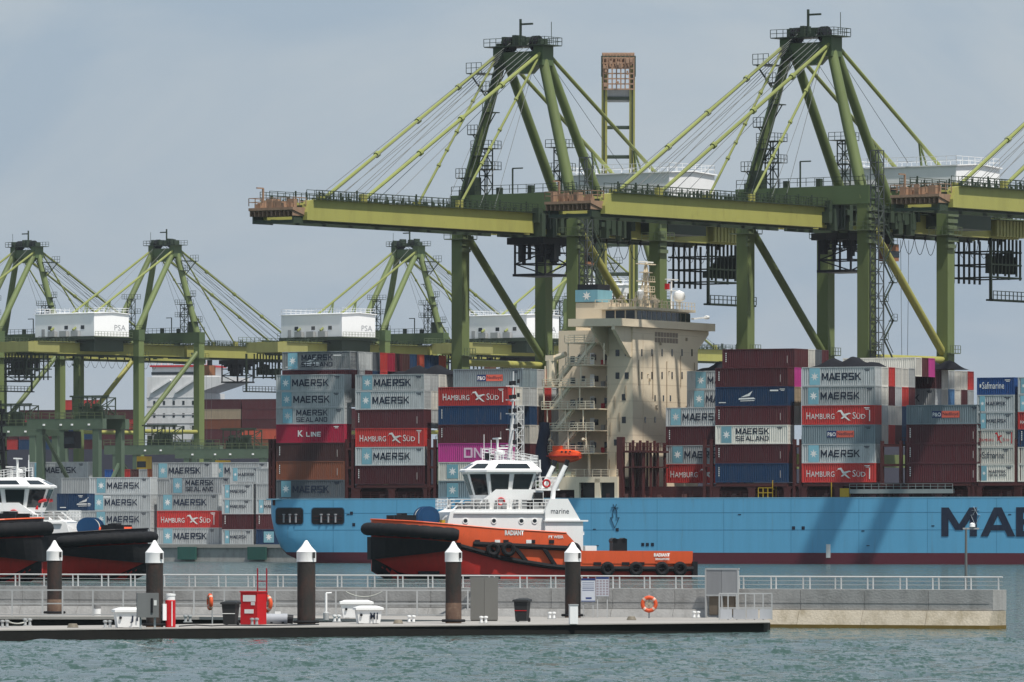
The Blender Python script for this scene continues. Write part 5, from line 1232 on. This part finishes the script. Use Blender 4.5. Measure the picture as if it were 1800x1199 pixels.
# piles with conical caps
def pile(px, py, wpx, apex, band, label, patch=0):
    g = G_(px, py); s = F / g.y; r = wpx / 2 / s; zt_ = CAMZ + (HOR - apex) / s; zb_ = CAMZ + (HOR - band) / s; zc_ = zb_ + (zt_ - zb_) * .42
    c = thing('mooring_pile', label, 'pile', (g.x, g.y + r, 0), 0, 'steel mooring piles with white caps')
    MB().lathe([(r, -3), (r, 1.0), (r, zb_)], 28).obj('pile_shaft', PILEM, c, True)
    cp = MB().lathe([(r * 1.08, zb_ - .04), (r * 1.08, zc_), (r * 1.10, zc_ + .02), (r * .55, zc_ + (zt_ - zc_) * .5), (.05, zt_), (.0, zt_ + .01)], 28).obj('pile_cap', WHITE, c, True)
    MB().lathe([(r * 1.012, -.2), (r * 1.012, 1.0 + patch), (r * 1.0, 1.01 + patch)], 28).obj('splash_zone', mat('rust_splash_zone', (.12, .075, .055), .85, .8, .4, 1.1, tint=(.24, .17, .12), streak=1.4, bump=.5), c, True)
    MB().box(r * .72, r * 1.0, -r * .92, -r * .72, zb_ + .12, zb_ + .38).obj('number_plate', flat('dark_plate', (.05, .05, .05)), c)
    MB().torus((0, 0, DZ_ + .12), r + .12, .07, 'z', 24, 6).obj('pile_guide', RUBBER, c, True)
pile(95, 1081, 26, 950, 984, 'leftmost dark steel mooring pile with white cone cap', .2)
pile(271, 1103, 30, 950, 988, 'second pile from the left, with grey cabinet and white cone cap', -.5)
pile(538, 1098, 32, 950, 986, 'stout middle pile beside the red fire cabinet, white cone cap', -.6)
pile(797, 1096, 28, 952, 986, 'rust-footed pile in front of the orange tugboat hull, white cone cap', .35)
pile(1007, 1086, 27.5, 953, 986, 'rightmost brown steel mooring pile beside notice boards, white cone cap', -.4)
# dock boxes
def dock_box(px, py, w, d, h, rz, txt, label):
    g = G_(px, py); c = thing('dock_box', label, 'dock box', g + Vector((0, d / 2, 0)), rz, 'white dock boxes')
    b = MB(); k = .86
    b.loft([[(-w / 2 * k, -d / 2 * k, .03), (w / 2 * k, -d / 2 * k, .03), (w / 2 * k, d / 2 * k, .03), (-w / 2 * k, d / 2 * k, .03)], [(-w / 2, -d / 2, h * .78), (w / 2, -d / 2, h * .78), (w / 2, d / 2, h * .78), (-w / 2, d / 2, h * .78)]]); b.obj('box_body', WHITE, c)
    e = .07
    MB().loft([[(-w / 2 - e, -d / 2 - e, h * .78), (w / 2 + e, -d / 2 - e, h * .78), (w / 2 + e, d / 2 + e, h * .78), (-w / 2 - e, d / 2 + e, h * .78)], [(-w / 2 - e, -d / 2 - e, h * .9), (w / 2 + e, -d / 2 - e, h * .9), (w / 2 + e, d / 2 + e, h * .9), (-w / 2 - e, d / 2 + e, h * .9)], [(-w / 2 + .2, -d / 2 + .15, h), (w / 2 - .2, -d / 2 + .15, h), (w / 2 - .2, d / 2 - .15, h), (-w / 2 + .2, d / 2 - .15, h)]]).obj('lid', WHITE, c)
    for x in (-w * .3, w * .3): MB().box(x - .1, x + .1, -d * .3, d * .3, 0, .04).obj('foot', GALV, c)
    if txt:
        word(txt, c, w * .02, -d / 2 * .965 - .045, h * .25, .34, .30, NAVYL, .02)
    MB().tube((-w * .34, -d / 2 * .97, h * .5), (-w * .34, -d / 2 * .97 - .06, h * .5), .06, n=10).obj('latch', BLACK, c)
dock_box(224, 1104, 1.12, .8, .86, R(12), 'J1', 'white dock box marked J1 beside the grey pile cabinet')
dock_box(647, 1097, 1.10, .8, .80, R(10), 'M1', 'front white dock box marked M1 right of the middle pile')
dock_box(626, 1087, 1.45, .8, .86, R(4), '', 'white dock box behind the M1 box, partly hidden')
# pile cabinet
g = G_(262, 1105.5); s = F / g.y; c = thing('electrical_cabinet', 'grey metal electrical cabinet on the second pile from left', 'cabinet', g + Vector((-.05, -.15, .48)), R(8))
MB().box(-.45, .45, -.2, .2, 0, 1.02).obj('cabinet_body', mat('cabinet_grey', (.16, .165, .165), .5), c); MB().box(.12, .2, -.24, -.2, .2, .8).obj('handle', BLACK, c); MB().box(.24, .36, -.215, -.2, .5, .72).obj('notice', WHITEL, c)
for x in (-.3, .3): MB().box(x - .04, x + .04, -.05, .05, -.48, 0).obj('cabinet_leg', GALV, c)
# red pillar
g = G_(299, 1103); c = thing('hydrant_pillar', 'slim red hydrant pillar with white top beside J1 dock box', 'hydrant', g + Vector((0, .25, 0)), R(20))
MB().lathe([(.22, 0), (.22, 1.14), (.2, 1.16)], 16).obj('pillar_body', REDP, c, True); MB().lathe([(.2, 1.16), (.2, 1.33), (.22, 1.34), (.22, 1.42), (.02, 1.44)], 16).obj('pillar_cap', WHITE, c, True); MB().box(-.02, .02, -.24, -.2, .05, 1.1).obj('white_strip', WHITEL, c); MB().box(-.36, -.2, -.1, .1, .3, 1.0).obj('side_valve', WHITE, c)
# bins
def bin_(px, py, label, tape):
    g = G_(px, py); c = thing('wheelie_bin', label, 'bin', g + Vector((0, .3, 0)), R(-14), 'black bins'); BINM = mat('bin_black', (.022, .024, .026), .6)
    MB().loft([[(-.25, -.27, .04), (.25, -.27, .04), (.25, .22, .04), (-.25, .22, .04)], [(-.31, -.33, .92), (.31, -.33, .92), (.31, .33, .92), (-.31, .33, .92)]]).obj('bin_body', BINM, c)
    MB().loft([[(-.38, -.38, .92), (.38, -.38, .92), (.38, .38, .92), (-.38, .38, .92)], [(-.36, -.36, 1.0), (.36, -.36, 1.0), (.36, .36, 1.02), (-.36, .36, 1.02)], [(-.2, -.2, 1.05), (.2, -.2, 1.05), (.2, .3, 1.07), (-.2, .3, 1.07)]]).obj('lid', BINM, c)
    for x in (-.26, .26): MB().tube((x - .04, .25, .1), (x + .04, .25, .1), .1, n=12).obj('wheel', BLACK, c)
    MB().box(-.285, .285, -.318, -.30, .5, .53).obj('band', WHITEL if tape else REDP, c)
bin_(405, 1099.5, 'black wheelie bin left of the red fire cabinet', True); bin_(918, 1093.5, 'lone black wheelie bin between two right-hand piles', False)
# red fire cabinet with frame and lifebuoys
g = G_(445, 1098.5); c = thing('fire_cabinet', 'tall red fire cabinet with white notices by the middle pile', 'cabinet', g + Vector((0, .35, 0)), R(-32))
MB().box(-.44, .44, -.36, .36, .02, 1.42).obj('cabinet_body', REDP, c); MB().box(-.47, .47, -.39, .39, 1.42, 1.47).obj('cabinet_roof', REDP, c)
for z0, z1, x0, x1 in ((1.02, 1.3, -.3, .35), (.86, 1.0, .12, .32), (.5, .68, -.22, .25)): MB().box(x0, x1, -.375, -.36, z0, z1).obj('notice', WHITEL, c)
b = MB()
for x in (0.05, .45):
    for y in (-.25, .25): b.beam((x, y + .7, 1.0), (x, y + .7, 2.45), .045)
    b.beam((x, .45, 2.45), (x, .95, 2.45), .045)
for z in (1.55, 1.9): b.beam((.05, .95, z), (.45, .95, z), .04)
o = b.obj('boarding_frame', mat('dark_red_tube', (.26, .02, .03), .5)); o.location = g + Vector((.1, .5, 0)); tag(o, 'dark red tubular boarding frame rising behind the fire cabinet', 'frame')
def lifebuoy(px, py, D, rz, label, r=.31):
    p = P(px, py, D); c = thing('lifebuoy', label, 'lifebuoy', p, rz, 'orange lifebuoys')
    MB().torus((0, 0, 0), r, .095, 'y', 30, 10).obj('ring', mat('buoy_orange', (.66, .10, .035), .5, .3), c, True)
    for k in range(4):
        a = R(45 + 90 * k); b = MB(); b.tube((r * math.cos(a) - .11 * math.sin(a) * .5, -.0, r * math.sin(a) + .11 * math.cos(a) * .5), (r * math.cos(a) + .11 * math.sin(a) * .5, 0, r * math.sin(a) - .11 * math.cos(a) * .5), .102, n=10); b.obj('reflective_band', mat('buoy_band', (.62, .42, .34), .5), c, True)
    b = MB(); 
    for k in range(8):
        a = R(45 * k); b.torus((.0 + .10 * math.cos(a), -.02, .10 * math.sin(a)), .08, .012, 'y', 10, 4)
    b.obj('rope_coil', mat('pale_rope_2', (.42, .36, .27)), c)
    MB().box(-.04, .04, .09, .14, -1.05, r + .15).obj('stand', GALV, c)
lifebuoy(1141, 1062, 336, R(0), 'orange lifebuoy hung facing us on the fence at right')
lifebuoy(468, 1061, 317, R(-48), 'orange lifebuoy hung on the side of the red fire cabinet')
lifebuoy(369, 1058, 338, R(-76), 'orange lifebuoy seen almost edge-on left of the black bin')
# steel cabinet
g = G_(851, 1092); c = thing('steel_cabinet', 'tall plain grey steel cabinet between the two right-hand piles', 'cabinet', g + Vector((0, .3, 0)), R(2))
CAB2 = mat('brushed_grey_steel', (.20, .195, .18), .45, .2, metal=.4)
for k in range(2): MB().box(-.62 + k * .625, -.005 + k * .625, -.3, .3, .06, 1.93).obj('cabinet_door', CAB2, c)
MB().box(-.65, .65, -.28, .32, 1.93, 2.0).box(-.6, .6, -.2, .25, 0, .06).obj('cabinet_frame', CAB2, c)
# notice boards
NB = mat('board_white', (.46, .49, .54), .4)
for px, py, w, h, zb_, lab, kind in ((1034, 1086, .66, 1.12, .75, 'notice board with blue top strip beside the rightmost pile', 0), (1059, 1086, .66, .92, 1.02, 'notice board with grid of small panels right of the first board', 1)):
    g = G_(px, py); c = thing('notice_board', lab, 'sign', g + Vector((0, .1, 0)), 0, 'notice boards')
    MB().box(-w / 2, w / 2, -.03, .03, zb_, zb_ + h).obj('board', NB, c)
    bl = mat('board_blue', (.03, .05, .16), .4)
    MB().box(-w / 2, w / 2, -.036, -.03, zb_ + h - .1, zb_ + h).obj('blue_strip', bl, c)
    for x in (-w * .35, w * .35): MB().box(x - .025, x + .025, .03, .07, 0, zb_ + h).obj('post', GALV, c)
    b = MB()
    if kind == 0:
        for z in (.9, .8, .7, .62, .54): b.box(-w * .42, w * .42, -.036, -.03, zb_ + z, zb_ + z + .02)
        b.box(-.12, .16, -.036, -.03, zb_ + .14, zb_ + .22).box(-w / 2, w / 2, -.036, -.03, zb_ + .02, zb_ + .06)
    else:
        for i in range(4):
            for j in range(6): b.box(-.28 + i * .15, -.18 + i * .15, -.036, -.03, zb_ + .06 + j * .125, zb_ + .14 + j * .125)
        for a_ in ((-w / 2, -w / 2 + .03), (w / 2 - .03, w / 2)): b.box(a_[0], a_[1], -.037, -.03, zb_, zb_ + h)
    b.obj('printed_lines', mat('print_grey', (.26, .22, .25), .5) if kind else bl, c)
# white service bollard, canister, tank, standpipe
g = G_(1008, 1097); c = thing('service_bollard', 'short white service bollard before the rightmost pile', 'bollard', g + Vector((0, .15, 0)), R(10)); MB().box(-.18, .18, -.15, .15, 0, .82).obj('bollard_body', WHITE, c); MB().box(-.2, .2, -.17, .17, .82, .87).obj('bollard_cap', GALV, c)
g = G_(170, 1082.5); c = thing('canister', 'small white canister with dark band on the rear pontoon', 'canister', g + Vector((0, .25, 0))); MB().lathe([(.19, 0), (.19, .35), (.02, .36)], 14).obj('canister_body', WHITE, c, True); MB().lathe([(.2, .36), (.2, .42), (.17, .43), (.17, .52), (.02, .54)], 14).obj('canister_lid', mat('grey_lid', (.2, .2, .2)), c, True)
g = G_(487, 1097); c = thing('grey_tank', 'grey cylindrical tank lying between fire cabinet and middle pile', 'tank', g + Vector((0, .3, .22))); b = MB().tube((-.5, 0, 0), (.45, 0, 0), .24, n=18); b.obj('tank_shell', mat('tank_grey', (.42, .44, .48), .5), c, True); MB().box(-.3, -.2, -.2, .2, -.22, -.1).box(.2, .3, -.2, .2, -.22, -.1).obj('tank_foot', BLACK, c); MB().box(-.1, .15, -.08, .08, .22, .33).obj('tank_valve', WHITE, c); MB().tube((.46, 0, 0), (.7, 0, -.02), .2, n=14).obj('hose_coil', BLACK, c)
g = G_(573, 1094); c = thing('standpipe', 'thin white standpipe with grey float right of the middle pile', 'pipe', g + Vector((0, .2, 0))); MB().tube((0, 0, .1), (0, 0, 1.32), .055, n=10).tube((0, 0, 1.3), (.25, 0, 1.32), .04, n=8).obj('pipe', WHITE, c, True); MB().lathe([(.02, .05), (.13, .1), (.13, .42), (.05, .5)], 12).obj('float', GALV, c, True)
p0, p1 = P(608, 1040, 325), P(672, 1040, 325)
o = MB().path([p0.lerp(p1, u) + Vector((0, 0, -.24 * 4 * u * (1 - u))) for u in [k / 12 for k in range(13)]], .025, 6).obj('mooring_rope', mat('pale_rope', (.5, .5, .45))); tag(o, 'pale rope sagging between fence posts above the dock boxes', 'rope')
b = MB()
# cleats
for i, (px, py, where) in enumerate(((8, 1103.5, 'at left frame edge'), (48, 1100.5, 'second from left, with rope'), (189, 1104, 'left of J1 dock box'), (330, 1094, 'right of red hydrant pillar'), (447, 1099.5, 'before the red fire cabinet'), (592, 1093.5, 'left of M1 dock box'), (723, 1094.5, 'right of M1 dock box'), (850, 1096, 'before the grey steel cabinet'), (970, 1088, 'left of the white service bollard'), (1224, 1086.5, 'under the lifebuoy, near ramp'))):
    g = G_(px, py); c = thing('mooring_cleat', f'white twin-horned mooring cleat {where}', 'cleat', g + Vector((0, .12, 0)), R(8), 'mooring cleats')
    b = MB()
    for x in (-.1, .1): b.lathe([(.07, 0), (.055, .2), (.10, .23), (.10, .29), (.02, .31)], 10, (x, 0, .02))
    b.obj('cleat_horns', GALV if i < 5 else WHITE, c, True); MB().box(-.2, .2, -.09, .09, 0, .035).obj('cleat_base', GALV, c)
pa, pb = G_(10, 1103) + Vector((0, 0, .3)), G_(48, 1100) + Vector((0, 0, .2))
o = MB().path([pa.lerp(pb, u) + Vector((0, 0, -.12 * 4 * u * (1 - u))) for u in [k / 8 for k in range(9)]], .03, 6).obj('mooring_rope', MATS['pale_rope']); tag(o, 'pale mooring rope between the two leftmost cleats', 'rope')
for i, (px, py, rr, lab) in enumerate(((128, 1103.5, .22, 'coil of pale rope on the front pontoon left of J1 dock box'), (700, 1096.5, .2, 'coil of pale rope on the front pontoon right of M1 dock box'), (1110, 1090, .2, 'coil of pale rope on the pontoon under the orange lifebuoy'))):
    g = G_(px, py); b = MB()
    for k in range(4): b.torus((0, 0, .03 + .04 * k), rr - .02 * k, .028, 'z', 20, 6)
    o = b.obj('rope_coil', mat('grimy_rope', (.26, .23, .18)), None, True); o.location = g; tag(o, lab, 'rope', 'rope coils')
hp = [G_(x_, y_) + Vector((0, 0, .03)) for x_, y_ in ((315, 1102), (345, 1100), (372, 1101.5), (396, 1100.5), (470, 1100.8), (520, 1100), (560, 1099))]
o = MB().path(hp, .03, 6).obj('water_hose', mat('dark_hose', (.03, .035, .04)), None, True); tag(o, 'thin dark hose lying along the front pontoon deck', 'hose')
# gate cabinet and ramp rails at the right end
gx = wl + dw * ((P(1272, 0, 340).x - wl.x) / dw.x)
c = thing('gate_screen', 'grey two-leaf gate screen standing on the breakwater at right', 'gate', gx + nwall * .35, wrot); GP = mat('gate_grey', (.27, .275, .285), .5)
for k in range(2): MB().box(-.80 + k * .81, -.01 + k * .81, -.04, .04, 1.55, 2.72).obj('gate_leaf', GP, c)
b = MB()
for x in (-.84, 0, .84): b.box(x - .035, x + .035, -.06, .06, DZ_, 2.78 if x else 1.6)
b.box(-.84, .9, -.06, .06, 2.73, 2.80).box(-.84, .84, -.05, .05, 1.48, 1.55); b.obj('gate_frame', GALV, c); MB().box(-.7, .6, .045, .2, .6, 1.46).obj('lower_plate', mat('stained_plate', (.16, .13, .10), .7, .7, tint=(.05, .04, .03)), c)
g = G_(1265, 1090); g2 = G_(1346, 1089.5)
c = thing('ramp_railing', 'low grey railing with white kick panel at the pontoon end', 'railing', g + Vector((0, .6, 0)), 0); L_ = (g2 - g).length
b = MB()
for z in (1.22, .55): b.box(0, L_, -.03, .03, z - .03, z + .03)
for k in range(7): x = L_ * k / 6; b.box(x - .028, x + .028, -.028, .028, 0, 1.22)
b.obj('rail_frame', GALV, c); 
for k in range(4): MB().box(L_ * k / 4 + .04, L_ * (k + 1) / 4 - .02, -.05, -.03, .04, .5).obj('kick_panel', mat('kick_panel_white', (.42, .435, .46), .5), c)
# lamp post beyond the wall
g = P(1683, 0, 345); c = thing('lamp_post', 'thin grey lamp post standing behind the breakwater at right', 'lamp post', (g.x, 338.5, 1.82)); MB().tube((0, 0, 0), (0, 0, 2.9), .075, .055, 10).obj('post', CABLE, c, True); MB().box(-.15, .62, -.05, .05, 2.82, 2.9).obj('arm', GALV, c); MB().lathe([(.02, 0), (.14, .04), (.12, .2), (.02, .24)], 10, (.3, 0, 2.9)).obj('lamp_head', WHITE, c, True)

# ------------------------------------------------------------------ humid sea haze round the whole place
hm = bpy.data.materials.new('sea_haze'); hm.use_nodes = True; t = hm.node_tree; t.nodes.clear()
ho = t.nodes.new('ShaderNodeOutputMaterial'); hv = t.nodes.new('ShaderNodeVolumePrincipled')
hv.inputs['Color'].default_value = (.86, .92, 1.0, 1); hv.inputs['Density'].default_value = .000026; hv.inputs['Anisotropy'].default_value = .2
t.links.new(hv.outputs[0], ho.inputs['Volume'])
hz = MB().box(-9500, 9500, -900, 14500, -4, 135).obj('haze', hm); struct(hz, 'stuff')
hz['label'] = 'thin pale haze over the harbour'
